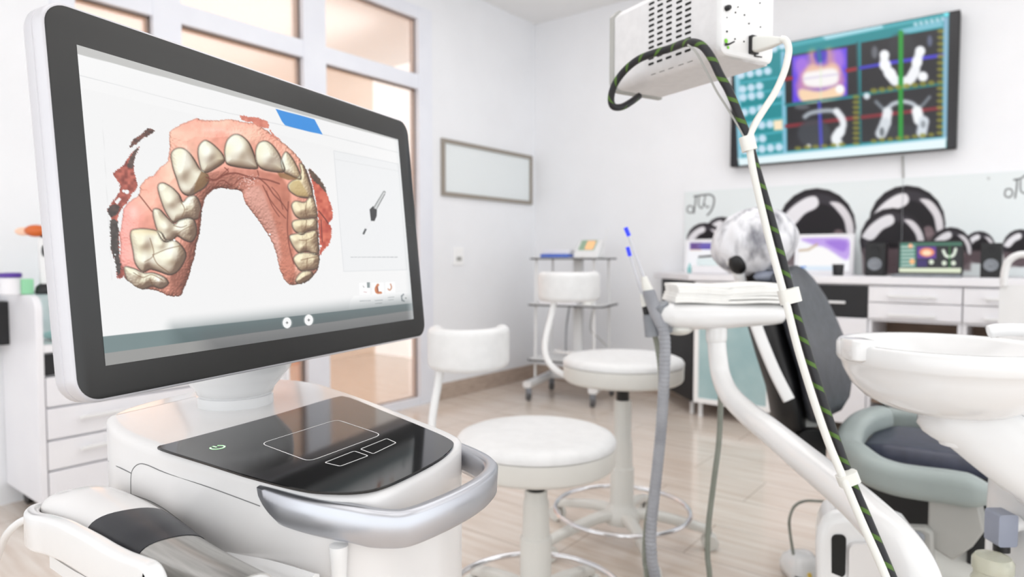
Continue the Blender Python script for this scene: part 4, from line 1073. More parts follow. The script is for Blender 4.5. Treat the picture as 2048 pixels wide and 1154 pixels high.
# headrest with disposable cap
hr = W(1508, 484, 1.98)
hd = part('headrest', MB().ellipsoid(hr + UZ * -0.005, (0.068, 0.086, 0.074), Matrix.Rotation(math.radians(25), 4, 'Y'), e=.8), M['leather_dark'], chair, smooth=70)
capm = noise_mat('crinkled_see_through_cap', (226, 226, 230), (116, 116, 124), 15, 0.5, detail=8, bump=0.35, stretch=(1.8, 1.8, .6), lo=.44, hi=.70)
cap = MB(); rings = []
rot_ = np.array(Matrix.Rotation(math.radians(-18), 3, tuple(F2)))
for i in range(25):
    t = -math.pi / 2 + math.pi * i / 24; ring = []
    for k in range(64):
        a = 2 * math.pi * k / 64
        wr = 1 + 0.022 * math.sin(9 * a + 3 * math.sin(3 * t)) + 0.014 * math.sin(17 * a + 5 * t)
        v = np.array([math.cos(t) * math.cos(a) * 0.126, math.cos(t) * math.sin(a) * 0.112, math.sin(t) * 0.098]) * wr
        v = rot_ @ (R2 * v[0] + F2 * v[1] + UZ * v[2]); ring.append(hr + v)
    rings.append(ring)
cap.loft(rings)
part('headrest_cap', cap, capm, hd, smooth=70, label='crinkled see-through disposable cap')
part('cap_opening', MB().ellipsoid(hr + rot_ @ (R2 * -0.085 + F2 * -0.060 + UZ * -0.04), (0.026, 0.022, 0.034), Matrix.Rotation(math.radians(30), 4, 'X')), M['leather_dark'], hd)
part('headrest_stem', MB().tube([hr + np.array([.0, 0, -.06]), hr + np.array([.03, 0, -.13]), np.array([-.60, 2.04, .90])], [.04, .045, .05], 16), M['leather_dark'], chair)
part('headrest_bracket', MB().tube(cr([hr - R2 * .085 - F2 * .05 - UZ * .05, hr - R2 * .055 - F2 * .04 - UZ * .10, hr - R2 * .035 - UZ * .15], 4), .016, 12), M['white_satin'], hd)
part('neck_flap', MB().ellipsoid(W(1545, 553, 1.93), (0.055, 0.03, 0.018), Matrix.Rotation(YAW, 4, 'Z')), M['blue_grey'], hd)
# arm support, side plate and base
sup = [onY(px, py, 1.68) for px, py in ((1857, 1000), (1955, 1000), (1968, 1065), (1945, 1095), (1905, 1122), (1868, 1098), (1855, 1062))]
part('arm_support', MB().prism(sup, (0, 0.09, 0)), M['base_grey'], chair, bevel=0.004)
plate = [onY(px, py, 1.66) for px, py in ((1746, 1052), (1850, 1056), (1866, 1066), (1868, 1140), (1746, 1140))]
sp_ = part('side_plate', MB().prism(plate, (0, 0.03, 0)), M['base_grey'], chair, bevel=0.006)
kb = onY(1836, 1074, 1.658)
part('plate_screw', MB().lathe([(0.013, 0), (0.013, 0.004), (0.009, 0.007)], kb, 20, Matrix.Rotation(math.radians(90), 4, 'X')), M['holder_grey'], sp_)
bx0 = onY(1735, 1120, 1.7)[0]
part('base', MB().loft([sec(bx0, 1.72, 2.3, 0.0, .20, .02), sec(bx0 + .05, 1.69, 2.33, 0.0, .28, .03), sec(bx0 + .45, 1.69, 2.33, 0.0, .30, .03), sec(bx0 + 1.1, 1.75, 2.27, 0.0, .16, .02)]), M['cream'], chair, smooth=50)
part('lift_column', MB().box((bx0 + .35, 2.03, .28), (.34, .36, .22)), M['black'], chair, bevel=.01)

# ================================================================ spittoon unit
bc = W(1893, 690, 1.02)
spt = thing('spittoon_unit', 'white spittoon bowl on a broad angled stem at the right edge', 'spittoon', (W(2120, 900, .98)[0], W(2120, 900, .98)[1], 0))
brim = bc[2]
bp_ = [(0.0, -.055), (.04, -.054), (.085, -.045), (.118, -.025), (.134, -.004), (.140, .003), (.149, .003), (.1525, -.001), (.1525, -.022), (.150, -.026), (.146, -.030), (.143, -.040), (.132, -.062), (.112, -.082), (.085, -.096), (.055, -.103), (.03, -.105)]
part('bowl', MB().lathe(bp_, bc, 80), M['gloss_white'], spt, smooth=50)
lug = W(1716, 690, 1.0)
part('spout_lug', MB().loft([[lug + R2 * a + F2 * b + UZ * k for a, b in rrect(0.036 * s_, 0.05 * s_, 0.010, 4)] for k, s_ in ((-.024, .7), (-.02, .95), (.006, 1), (.009, .9))]), M['gloss_white'], spt, smooth=50)
part('rinse_spout', MB().tube(cr([W(2100, 668, .99), W(2048, 660, .98), W(2000, 660, .98), W(1975, 664, .985)], 5), [.010] * 15 + [.008], 14), M['gloss_white'], spt, smooth=60)
sp0 = [(1893, 795, 1.02, .050, .03), (1902, 815, 1.01, .052, .036), (1945, 842, 1.0, .050, .042), (2000, 885, .985, .050, .045), (2060, 925, .97, .053, .047), (2130, 975, .96, .056, .05)]
sp_c = cr([np.concatenate([W(x, y, d), [a, b]]) for x, y, d, a, b in sp0], 6)
part('stem', MB().sweep([p[:3] for p in sp_c], [(a, b) for a, b in rrect(2, 2, .7, 6)], scales=[(p[4], p[3]) for p in sp_c]), M['gloss_white'], spt, smooth=60)
vc = W(1912, 850, 1.0)
part('drain_cup', MB().lathe([(.021, -.030), (.0225, -.026), (.0225, .02), (.0225, .04)], vc, 28), M['gloss_white'], spt, smooth=50)
c0 = W(2096, 950, 1.0)
part('column', MB().loft([[np.array([c0[0], c0[1], z]) + R2 * a + F2 * b for a, b in rrect(.106 * s_, .16, .04, 6)] for z, s_ in ((0.0, 1.2), (.02, 1.2), (.05, 1.06), (.62, 1.0), (.655, .97), (.68, .8))]), M['gloss_white'], spt, smooth=50)
kn = part('valve_block', MB().loft([[W(2003, 1055, .985) + R2 * a + UZ * b + F2 * k for a, b in rrect(.028, .048, .004, 3)] for k in (-.014, .016)]), M['blue_grey'], spt, smooth=40, label='blue grey square valve block')
part('valve_foot', MB().tube([W(2003, 1088, .985), W(2003, 1102, .985)], .011, 14), M['black'], kn)
part('valve_neck', MB().tube([W(2016, 1052, .985), W(2040, 1046, .985)], .011, 14), M['white_satin'], spt)
fb = W(1985, 1150, .96)
part('filter_bottle', MB().lathe([(.024, -.06), (.027, -.055), (.027, -.008), (.024, -.002), (.0235, .006), (.026, .008), (.026, .022), (.022, .028), (.012, .030)], fb, 28), M['amber_bottle'], spt, smooth=45, label='clear pale filter bottle')
part('bottle_shelf', MB().loft([[W(2030, 1218, .96) + R2 * a + F2 * b + UZ * k for a, b in rrect(.15, .10, .02, 4)] for k in (-.014, .0)]), M['gloss_white'], spt, smooth=40)

# housing of the chair's control unit beside the pole
hu_y = onY(1700, 1050, 1.0)
d_h = 1.14
ho = [(1632, 1154), (1630, 1090), (1634, 1062), (1645, 1040), (1662, 1028), (1690, 1024), (1720, 1030), (1765, 1045), (1815, 1065), (1850, 1110), (1862, 1154)]
hpts = [W(x, y, d_h) for x, y in ho]
hpts = [np.array([hpts[0][0], hpts[0][1], 0.0])] + hpts + [np.array([hpts[-1][0], hpts[-1][1], 0.0])]
hth = thing('control_housing', 'rounded white floor housing with a dark slot behind the curved pole', 'dental unit housing', (np.mean([p[0] for p in hpts]), np.mean([p[1] for p in hpts]), 0))
rdir = ray(1632, 1100) * np.array([1, 1, 0]); rdir /= np.linalg.norm(rdir)
part('shell', MB().prism(hpts, rdir * 0.11), M['gloss_white'], hth, bevel=.018, seg=4)
part('slot', MB().loft([[W(1677, 1112, d_h) + R2 * a + UZ * b - F2 * k for a, b in rrect(.024, .074, .008, 4)] for k in (-.004, .0012)]), M['hole'], hth)
part('front_panel', MB().loft([[W(1738, 1160, d_h) + R2 * a + UZ * b - F2 * k for a, b in rrect(.076, .13, .012, 5)] for k in (-.004, .004, .006)]), M['gloss_pearl'], hth, smooth=40)

# foot control with its cord
fc = onZ(1606, 1140, 0.03)
fcw = thing('foot_control', 'white foot pedal with grey cord on the tiled floor by the housing', 'foot pedal', (fc[0], fc[1], 0))
part('pedal_body', MB().loft([[np.array([fc[0], fc[1], z]) + R2 * a + F2 * b for a, b in rrect(.115 * s_, .15 * s_, .04 * s_, 6)] for z, s_ in ((.012, .8), (.018, .97), (.04, 1), (.062, .86), (.078, .6), (.082, .3))]), M['gloss_white'], fcw, smooth=60)
part('foot', MB().tube([fc - R2 * .035 - F2 * .06 - UZ * .03, fc - R2 * .035 - F2 * .06 + UZ * .01], .016, 14), M['black'], fcw)
part('foot', MB().tube([fc + R2 * .035 + F2 * .05 - UZ * .03, fc + R2 * .035 + F2 * .05 - UZ * .005], .016, 14), M['black'], fcw)
part('marking', MB().loft([[fc + R2 * (-.012 + a) - F2 * (.071 - b * .3) + UZ * (.018 + b) for a, b in circ(.007, 10)] for k in (0,)] + [[fc + R2 * (-.012 + a * .9) - F2 * (.074 - b * .3) + UZ * (.018 + b) for a, b in circ(.007, 10)]]), principled('yellow_marking', (232, 200, 90), .5), fcw)
part('cord', MB().tube(cr([fc - R2 * .03 + UZ * .045, W(1580, 1065, 2.1), W(1579, 1038, 2.1), W(1588, 1014, 2.12), W(1606, 1003, 2.14), W(1630, 1002, 2.16), W(1660, 1010, 2.2), W(1670, 1060, 2.22), onZ(1675, 1120, .006)], 7), .0045, 10), M['hose_green'], fcw, smooth=60)
part('floor_cable', MB().tube(cr([fc - F2 * .05 - UZ * .02, onZ(1590, 1170, .006), onZ(1640, 1185, .006), onZ(1700, 1160, .006)], 6), .005, 10), M['hose'], fcw)

# ================================================================ counter along the back wall
YF = 3.98
cx = lambda px, y=600: onY(px, y, YF)[0]
cz = lambda px, py: onY(px, py, YF)[2]
xA, xB, xC, xD, xE = cx(1391), cx(1549), cx(1737), cx(1926), 0.20
ZW0, ZW1, ZB = .857, .898, cz(1391, 804)
wt = [(xA - .035, YF - .03), (xE + .4, YF - .03), (xE + .4, YB - .002), (xA - .46, YB - .002), (xA - .46, YF + .36)]
solo('worktop', MB().prism([np.array([a, b, ZW0]) for a, b in wt], (0, 0, ZW1 - ZW0)), M['white'], 'long white worktop over the cabinets on the back wall', 'worktop', bevel=.004)


def carcass(mb, x0, x1, z0=ZB, z1=None, y0=YF, t=.018, back=True):
    z1 = z1 or ZW0 - .003
    mb.box2((x0, y0, z0), (x0 + t, YB - .02, z1)).box2((x1 - t, y0, z0), (x1, YB - .02, z1)).box2((x0 + t, y0, z0), (x1 - t, YB - .02, z0 + t)).box2((x0 + t, y0, z1 - t), (x1 - t, YB - .02, z1))
    if back: mb.box2((x0 + t, YB - .03, z0 + t), (x1 - t, YB - .02, z1 - t))
    return mb


def feet(par, xs, ys):
    for x in xs:
        for y in ys: part('foot', MB().tube([(x, y, 0.0), (x, y, .012), (x, y, ZB + .002)], [.017, .0145, .0145], 16), M['white_satin'], par)


def bar(par, x0, x1, z, y=YF - .02, m='white_satin'):
    part('handle', MB().box(((x0 + x1) / 2, y - .022, z), (x1 - x0, .012, .014)).box((x0 + .015, y - .008, z), (.012, .03, .012)).box((x1 - .015, y - .008, z), (.012, .03, .012)), M[m], par, bevel=.003)


# glass door unit
u = thing('glass_door_cabinet', 'white cabinet with frosted teal glass door standing on slim feet', 'cabinet', ((xA + xB) / 2, 4.2, 0))
part('carcass', carcass(MB(), xA, xB), M['white'], u)
dz0, dz1 = ZB + .003, ZW0 - .01
dr = part('door', MB().box2((xA + .002, YF - .02, dz0), (xA + .032, YF - .001, dz1)).box2((xB - .032, YF - .02, dz0), (xB - .002, YF - .001, dz1)).box2((xA + .032, YF - .02, dz0), (xB - .032, YF - .001, dz0 + .03)).box2((xA + .032, YF - .02, dz1 - .03), (xB - .032, YF - .001, dz1)), M['white_edge'], u)
tgm = noise_mat('frosted_teal_pane', (170, 204, 208), (196, 224, 226), 4, .3)
tgm.node_tree.nodes['Principled BSDF'].inputs['Alpha'].default_value = .72
part('glass', MB().box2((xA + .032, YF - .013, dz0 + .03), (xB - .032, YF - .008, dz1 - .03)), tgm, dr, label='frosted teal glass')
part('shelf', MB().box2((xA + .02, YF + .03, .42), (xB - .02, YB - .04, .44)), M['white'], u)
feet(u, (xA + .03, xB - .045), (YF + .03, YB - .08))
for (px, py, wd, h, m, lab) in ((1470, 708, .13, .09, 'paper', 'pale carton behind the teal glass door, nearer the middle'), (1517, 708, .10, .11, 'teal', 'teal pack behind the glass door, right of the pale carton')):
    c_ = onY(px, py, 4.12)
    bx_ = MB().box((c_[0], 4.12, .4402 + h / 2), (wd, .10, h))
    solo('carton', bx_, M[m], lab, 'carton', bevel=.003)
# diagonal charcoal end unit
e0_, e1_ = np.array([xA - .004, YF + .004]), np.array([xA - .40, YF + .40])
u = thing('corner_cabinet', 'charcoal fronted end cabinet set diagonally at the left of the counter', 'cabinet', (xA - .15, 4.3, 0))
tri = [np.array([xA - .006, YF + .012, ZB]), np.array([xA - .006, YB - .02, ZB]), np.array([e1_[0], YB - .02, ZB]), np.array([e1_[0], e1_[1] + .01, ZB])]
part('carcass', MB().prism(tri, (0, 0, ZW0 - .003 - ZB)), M['white'], u)
dn = np.array([-.7071, -.7071, 0]) * .016
q = [np.array([*e0_, ZB]), np.array([*e1_, ZB]), np.array([*e1_, ZB]) + dn, np.array([*e0_, ZB]) + dn]
part('door', MB().prism(q, (0, 0, ZW0 - .006 - ZB)), M['dark'], u, label='charcoal door')
feet(u, (xA - .05,), (YF + .09,)); part('foot', MB().tube([(e1_[0] + .03, e1_[1] + .02, 0), (e1_[0] + .03, e1_[1] + .02, ZB)], .0145, 16), M['white_satin'], u)
# charcoal drawer over white doors
u = thing('drawer_cabinet', 'white cabinet with one charcoal drawer behind the dental chair', 'cabinet', ((xB + xC) / 2, 4.2, 0))
part('carcass', carcass(MB(), xB + .001, xC - .001), M['white'], u)
zs_ = cz(1735, 636)
d_ = part('drawer', MB().box2((xB + .003, YF - .02, zs_ + .002), (xC - .003, YF - .001, ZW0 - .008)), M['dark'], u, bevel=.002, label='charcoal drawer front')
bar(d_, cx(1636), cx(1694), cz(1660, 603))
xm_ = cx(1660, 700)
for a, b in ((xB + .003, (xB + xC) / 2 - .0015), ((xB + xC) / 2 + .0015, xC - .003)):
    zz = (ZB + zs_) / 2
    part('door', MB().box2((a, YF - .02, zz + .0015), (b, YF - .001, zs_ - .002)), M['white'], u, bevel=.002)
    part('door', MB().box2((a, YF - .02, ZB + .002), (b, YF - .001, zz - .0015)), M['white'], u, bevel=.002)
feet(u, (xB + .045, xC - .04), (YF + .03, YB - .08))
# two-drawer units over an open niche
zm_ = cz(1830, 607); zl_ = cz(1830, 640)
for k, (a, b, lab) in enumerate(((xC, xD, 'white two drawer cabinet under the laptop with an open shelf below'), (xD, xE, 'white two drawer cabinet at the right end of the counter'))):
    u = thing('drawer_cabinet', lab, 'cabinet', ((a + b) / 2, 4.2, 0))
    part('carcass', carcass(MB(), a + .001, b - .001, back=False), M['white'], u)
    part('divider', MB().box2((a + .019, YF + .004, zl_ - .016), (b - .019, YB - .03, zl_ - .002)), M['white'], u)
    part('niche_back', MB().box2((a + .019, YB - .04, ZB + .02), (b - .019, YB - .03, zl_ - .017)), M['wood'], u, label='brown board at the back of the open niche')
    for z0, z1, zh in ((zm_ + .002, ZW0 - .010, cz(1825, 593)), (zl_, zm_ - .002, cz(1825, 631))):
        dd_ = part('drawer', MB().box2((a + .003, YF - .02, z0), (b - .003, YF - .001, z1)), M['white'], u, bevel=.002)
        if k == 0: bar(dd_, cx(1778), cx(1874), zh)
        else: bar(dd_, cx(1970), cx(1970) + .22, zh)
    part('shelf', MB().box2((a + .019, YF + .02, .22), (b - .019, YB - .045, .238)), M['wood'], u)
    feet(u, (a + .04, b - .04), (YF + .03, YB - .08))
for i, px in enumerate((1795, 1815, 1832)):
    c_ = onY(px, 795, 4.12); p_ = [np.array([c_[0] + .02 * math.sin(k * 1.3 + i), 4.12 + .006 * k, .2425 + .012 * (k % 3) * (1 if k % 2 else .2)]) for k in range(7)]
    solo('copper_cord', MB().tube(cr(p_, 5), .0035, 8), M['copper'], 'orange cord end on the open shelf under the laptop, ' + ('leftmost', 'middle', 'rightmost')[i] + ' of three', 'cord', group='orange cords on the niche shelf')

# glass splashback with printed black domes
ZG0 = ZW1 + .001
gz1 = onY(1803, 357, YB)[2]; gx0 = onY(1370, 470, YB)[0]; gxm = onY(1804, 470, YB)[0]
G = lambda x, y: (1340 + x / 2.8927, 330 + y / 2.8927)
for k, (a, b, lab) in enumerate(((gx0, gxm - .0015, 'printed glass splashback panel left of the seam with black glossy domes'), (gxm + .0015, .62, 'printed glass splashback panel right of the seam with black glossy domes'))):
    t = thing('splashback_panel', lab, 'wall panel', ((a + b) / 2, YB - .006, ZG0), group='printed splashback panels')
    part('glass_sheet', MB().box2((a, YB - .010, ZG0), (b, YB - .001, gz1)), M['mirror_pale'], t)
    c = Canvas((a, YB - .0104, gz1), (b - a, 0, 0), (0, 0, ZG0 - gz1), int(340 * (b - a)), 260, (226, 232, 233))
    c.fill([G(-200, 60), G(4000, -60), G(4000, 400), G(-200, 400)], (228, 234, 235), 80, .9)
    def dome(cx_, cy_, r, a_=1.0):
        q = lambda u, v: G(cx_ + u * r, cy_ + v * r)
        c.disc(G(cx_, cy_), (r / 2.8927 * 1.0, r / 2.8927), (38, 34, 38), 4)
        c.disc(G(cx_, cy_ + r * .05), (r / 2.8927 * .92, r / 2.8927 * .92), (58, 54, 60), 5)
        c.disc(G(cx_, cy_ + r * .10), (r / 2.8927 * .74, r / 2.8927 * .72), (32, 28, 32), 6)
        c.fill([q(-.95, .22), q(.95, .22), q(.9, 1), q(-.9, 1)], (112, 96, 100), 8, .85); c.disc(q(.55, .2), r * .05, (140, 120, 124), 6, .8)
        c.fill([q(-.93, -.16), q(-.67, -.49), q(-.31, -.74), q(-.04, -.79), q(.05, -.62), q(-.04, -.48), q(-.31, -.34), q(-.55, -.08), q(-.70, -.02), q(-.86, -.08)], (232, 230, 234), 5, 1, 4)
        c.fill([q(.33, -.64), q(.58, -.62), q(.80, -.40), q(.93, -.09), q(.93, .24), q(.78, .2), q(.69, -.18), q(.49, -.46)], (222, 218, 222), 5, 1, 4)
    for d in ((300, 400, 100), (200, 440, 105), (850, 360, 226), (1372, 340, 222), (1290, 440, 192), (1790, 475, 92), (2030, 480, 108), (1625, 485, 125)): dome(*d)
    c.fill([G(-400, 560), G(640, 560), G(640, 700), G(-400, 700)], (226, 230, 231), 10)
    ink = (58, 58, 60)
    for pl, w_ in (([(98, 262), (104, 240), (124, 238), (136, 254), (126, 276), (106, 274), (98, 262)], 2.2), ([(150, 180), (146, 220), (138, 278)], 2.6), ([(168, 186), (166, 232), (184, 250), (196, 220), (204, 178)], 2.2), ([(200, 226), (214, 246), (226, 238)], 2), ([(140, 182), (190, 174), (232, 172), (254, 190), (252, 230), (236, 268), (216, 290)], 3.0)):
        c.stroke([G(*p) for p in pl], w_, ink, 2.4, .8, 5)
    for pl, w_ in (([(1936, 168), (1944, 142), (1972, 140), (1982, 164), (1966, 186), (1942, 182), (1936, 168)], 2.6), ([(2008, 84), (2006, 130), (1996, 190)], 3.0), ([(1990, 86), (2030, 78), (2060, 58), (2110, 60), (2130, 100), (2100, 170)], 3.0), ([(2028, 90), (2030, 150), (2060, 160), (2070, 100)], 2.6)):
        c.stroke([G(*p) for p in pl], w_, ink, 2.4, .85, 5)
    c.disc(G(1843, 78), 3.2, (196, 200, 200), 2.5)
    c.build('printed_picture', M['print'], t, label='print of glossy black domes and curled script')

# ---------------------------------------------------------------- things on the counter
YW = lambda px, py, y: onY(px, py, y)


def monitor_paint(cvs, pieces):
    for f in pieces: f(cvs)


ti = thing('wall_television', 'large wall television showing dental scan views', 'television', (onY(1690, 300, YB)[0], YB - .05, onY(1690, 320, YB)[2]))
YT = 4.40
x0, x1 = onY(1461, 240, YT)[0], onY(1917, 150, YT)[0]
z0 = (onY(1463, 335, YT)[2] + onY(1912, 295, YT)[2]) / 2; z1 = onY(1922, 18, YT)[2]
part('casing', MB().box2((x0, YT, z0), (x1, YB - .012, z1)), M['black'], ti, bevel=.006)
part('mount', MB().box2(((x0 + x1) / 2 - .2, YB - .03, (z0 + z1) / 2 - .15), ((x0 + x1) / 2 + .2, YB - .001, (z0 + z1) / 2 + .15)), M['black'], ti)
C_ = Canvas((x0 + .006, YT - .0012, z1 - .006), (x1 - x0 - .012, 0, 0), (0, 0, z0 - z1 + .012), 330, 190, (20, 18, 24))
T = lambda x, y: (1440 + x / 3.298, y / 3.298)
def tq(p, c, s=3, a=1.0, cu=0): C_.fill([T(*k) for k in p], c, s, a, cu)
def ts(p, w_, c, s=3, a=1.0, cu=0): C_.stroke([T(*k) for k in p], w_ / 3.298, c, s, a, cu)
def td(p, r, c, s=3, a=1.0): C_.disc(T(*p), (r / 3.298, r / 3.298) if not hasattr(r, '__len__') else (r[0] / 3.298, r[1] / 3.298), c, s, a)
tq([(88, 352), (1510, 75), (1493, 985), (125, 1105)], (10, 138, 146))
tq([(88, 352), (1510, 75), (1509, 110), (92, 385)], (70, 170, 180), 4); tq([(660, 235), (1070, 150), (1075, 185), (700, 262)], (190, 232, 244), 6, .85)
tq([(1180, 195), (1470, 130), (1470, 175), (1200, 225)], (150, 205, 225), 6, .8)
for k in range(6): td((1290 + 36 * k, 160 - 7 * k), (15, 13), (205, 226, 240), 4, .8)
td((1492, 88), (18, 20), (120, 240, 250), 4)
tq([(92, 400), (128, 392), (146, 1040), (118, 1050)], (140, 200, 220), 4); tq([(400, 340), (428, 335), (442, 1010), (415, 1015)], (130, 190, 215), 4)
for y_ in (520, 600, 690, 790, 880, 950): tq([(130, y_ + 20), (425, y_ - 20), (425, y_ - 8), (130, y_ + 34)], (90, 186, 204), 4, .8)
rows = [(140, 495, 4, 58, -9), (150, 588, 3, 55, -10), (152, 643, 3, 56, -8), (160, 742, 3, 55, -12), (165, 838, 4, 55, -6), (170, 930, 3, 55, -8), (165, 995, 5, 56, -6), (300, 340, 3, 55, -20)]
for x_, y_, n_, dx, dy in rows:
    for k in range(n_): td((x_ + dx * k, y_ + dy * k), 26, (212, 232, 250), 6, .95)
td((380, 612), 28, (205, 228, 250), 6); tq([(352, 795), (412, 788), (414, 856), (356, 860)], (255, 232, 196), 6)
for p in (((425, 372), (905, 287), (912, 625), (432, 688)), ((930, 282), (1470, 186), (1466, 545), (931, 612)), ((440, 703), (918, 642), (925, 944), (443, 996)), ((930, 634), (1466, 562), (1464, 902), (935, 940))): tq(p, (20, 19, 27), 3)
tq([(475, 372), (838, 312), (840, 642), (478, 682)], (96, 62, 226), 5)
tq([(500, 400), (560, 380), (600, 470), (540, 520), (500, 470)], (178, 120, 226), 14, .8, 3); tq([(740, 340), (800, 330), (820, 420), (770, 470), (735, 420)], (180, 124, 226), 14, .8, 3)
tq([(585, 345), (625, 335), (640, 420), (700, 415), (700, 330), (735, 325), (750, 420), (790, 470), (790, 560), (540, 590), (545, 490), (590, 440)], (236, 176, 140), 22, .8, 3)
tq([(560, 470), (600, 425), (680, 440), (750, 415), (790, 455), (780, 500), (560, 520)], (240, 196, 168), 12, .9, 3); tq([(500, 560), (545, 480), (550, 600), (520, 640)], (200, 130, 190), 14, .7, 3); tq([(780, 470), (815, 500), (815, 590), (785, 590)], (200, 130, 190), 14, .7, 3)
tq([(620, 350), (700, 335), (690, 400), (640, 405)], (70, 50, 190), 8, .9, 3)
tq([(555, 485), (640, 465), (740, 450), (780, 480), (770, 550), (660, 575), (560, 560)], (250, 246, 246), 10, 1, 3); ts([(560, 520), (660, 505), (775, 490)], 10, (206, 196, 224), 6, .8)
tq([(515, 620), (540, 585), (660, 600), (790, 560), (822, 600), (790, 645), (660, 672), (550, 676)], (250, 216, 180), 10, 1, 3); td((790, 588), 28, (255, 255, 255), 5)
ts([(430, 522), (470, 516)], 26, (150, 22, 40)); ts([(840, 465), (908, 452)], 26, (150, 22, 40)); ts([(915, 450), (1060, 425)], 22, (60, 54, 190)); ts([(1060, 422), (1470, 364)], 26, (62, 52, 196))
ts([(440, 832), (700, 800), (1462, 712)], 26, (140, 26, 40), 4, .9)
ts([(905, 285), (925, 945)], 16, (18, 84, 90)); ts([(430, 690), (1466, 553)], 12, (20, 104, 108))
td((620, 880), (110, 95), (56, 60, 68), 10, .9); td((1200, 870), (110, 50), (38, 42, 50), 10, .8); td((1200, 300), (90, 80), (40, 42, 48), 14, .7)
ts([(655, 680), (668, 972)], 24, (66, 66, 190), 4, .9); ts([(650, 330), (660, 400)], 28, (20, 110, 150), 4, .8); ts([(665, 410), (665, 660)], 10, (220, 240, 200), 6, .5)
ts([(560, 770), (600, 745), (690, 730), (760, 735), (800, 770)], 30, (168, 176, 184), 8, 1, 4); ts([(770, 735), (805, 785), (812, 830), (790, 880)], 46, (236, 240, 244), 8, 1, 4); ts([(790, 870), (765, 910), (775, 940)], 66, (240, 244, 248), 8, 1, 4)
td((540, 705), (50, 18), (120, 124, 130), 8, .7); td((585, 965), 14, (240, 240, 240), 6)
ts([(1085, 365), (1085, 425), (1110, 470), (1130, 500), (1165, 540), (1210, 548), (1255, 522), (1285, 470), (1298, 410), (1318, 340)], 58, (244, 246, 250), 8, 1, 5)
ts([(1112, 480), (1150, 528), (1200, 546), (1250, 528), (1284, 470)], 66, (244, 246, 250), 8)
for p, r in (((1085, 360), 30), ((1090, 430), 38), ((1125, 485), 36), ((1300, 410), 34), ((1322, 335), 32), ((1338, 505), 34)): td(p, r, (250, 252, 255), 7)
td((1020, 345), (22, 42), (120, 124, 132), 8, .8); td((1384, 270), (18, 38), (110, 120, 150), 8, .8); td((968, 634), 22, (220, 228, 236), 6)
ts([(1110, 712), (1145, 684), (1210, 670), (1270, 684), (1300, 712)], 28, (196, 204, 212), 8, 1, 4); ts([(1030, 672), (1070, 712), (1105, 735)], 24, (126, 134, 142), 8); ts([(1382, 640), (1340, 690), (1300, 720)], 20, (130, 138, 146), 8)
ts([(1105, 740), (1095, 800)], 66, (236, 240, 244), 8); ts([(1090, 815), (1062, 880)], 74, (214, 220, 226), 8); td((1068, 870), (16, 30), (110, 116, 122), 6); ts([(1300, 735), (1312, 790)], 72, (246, 250, 252), 8); ts([(1345, 800), (1330, 875)], 70, (214, 222, 230), 8); td((1340, 820), (16, 24), (130, 136, 142), 6, .8)
ts([(1193, 215), (1192, 918)], 32, (14, 150, 40), 4)
ol = (140, 138, 40)
for k in range(17): td((1458 - k * .4, 205 + 42 * k), (26, 15), ol, 5, .85)
for k in range(10): td((898, 640 + 34 * k), (24, 13), ol, 5, .85)
for k in range(8): td((1015 + 54 * k, 598 - 7.5 * k), (24, 17), ol, 5, .85); td((1015 + 54 * k, 930 - 6 * k), (22, 14), ol, 5, .85)
for k in range(6): td((515 + 58 * k, 978 - 5 * k), (24, 13), ol, 5, .85)
tq([(1474, 118), (1508, 108), (1496, 925), (1470, 930)], (150, 186, 214), 5, .9)
tq([(118, 1045), (440, 1012), (1492, 905), (1490, 985), (128, 1105)], (232, 248, 252), 5); tq([(150, 1030), (440, 1003), (1490, 902), (1490, 916), (150, 1046)], (150, 206, 224), 4, .9)
C_.build('screen', M['screen'], ti, label='teal screen of scan views')
solo('television_cable', MB().tube([(onY(1806, 312, YB)[0], YB - .008, onY(1806, 312, YB)[2]), (gxm, YB - .006, gz1 + .002)], .005, 8), M['base_grey'], 'thin grey cable hanging straight down from the television', 'cable')


def small_screen(name, lab, px0, px1, pyt, pyb, y, frame_m, tilt, paint, bez=.014, foot=None, thick=.014, nx=90, ny=60):
    a, b = onY(px0, pyb, y), onY(px1, pyb, y); w_ = b[0] - a[0]; zb = ZW1 + (foot or 0); zt = onY((px0 + px1) / 2, pyt, y)[2]
    h = (zt - zb) / math.cos(tilt); up = np.array([0, math.sin(tilt), math.cos(tilt)]); nn = np.array([0, -math.cos(tilt), math.sin(tilt)]); o_ = np.array([a[0], y, zb])
    t = thing(name, lab[0], lab[1], (a[0] + w_ / 2, y, ZW1))
    fr_ = part('frame' if name != 'laptop' else 'lid', MB().loft([[o_ + np.array([w_ / 2, 0, 0]) + up * h / 2 + np.array([1, 0, 0]) * p + up * q + nn * k for p, q in rrect(w_, h, .008, 3)] for k in (-thick, 0)]), M[frame_m], t, smooth=40)
    cc = Canvas(o_ + np.array([bez, 0, 0]) + up * (h - bez) + nn * .0008, (w_ - 2 * bez, 0, 0), -up * (h - 2 * bez), nx, ny, (246, 246, 250))
    paint(cc); cc.build('picture', M['screen'], fr_)
    return t, o_, w_, up, nn, h


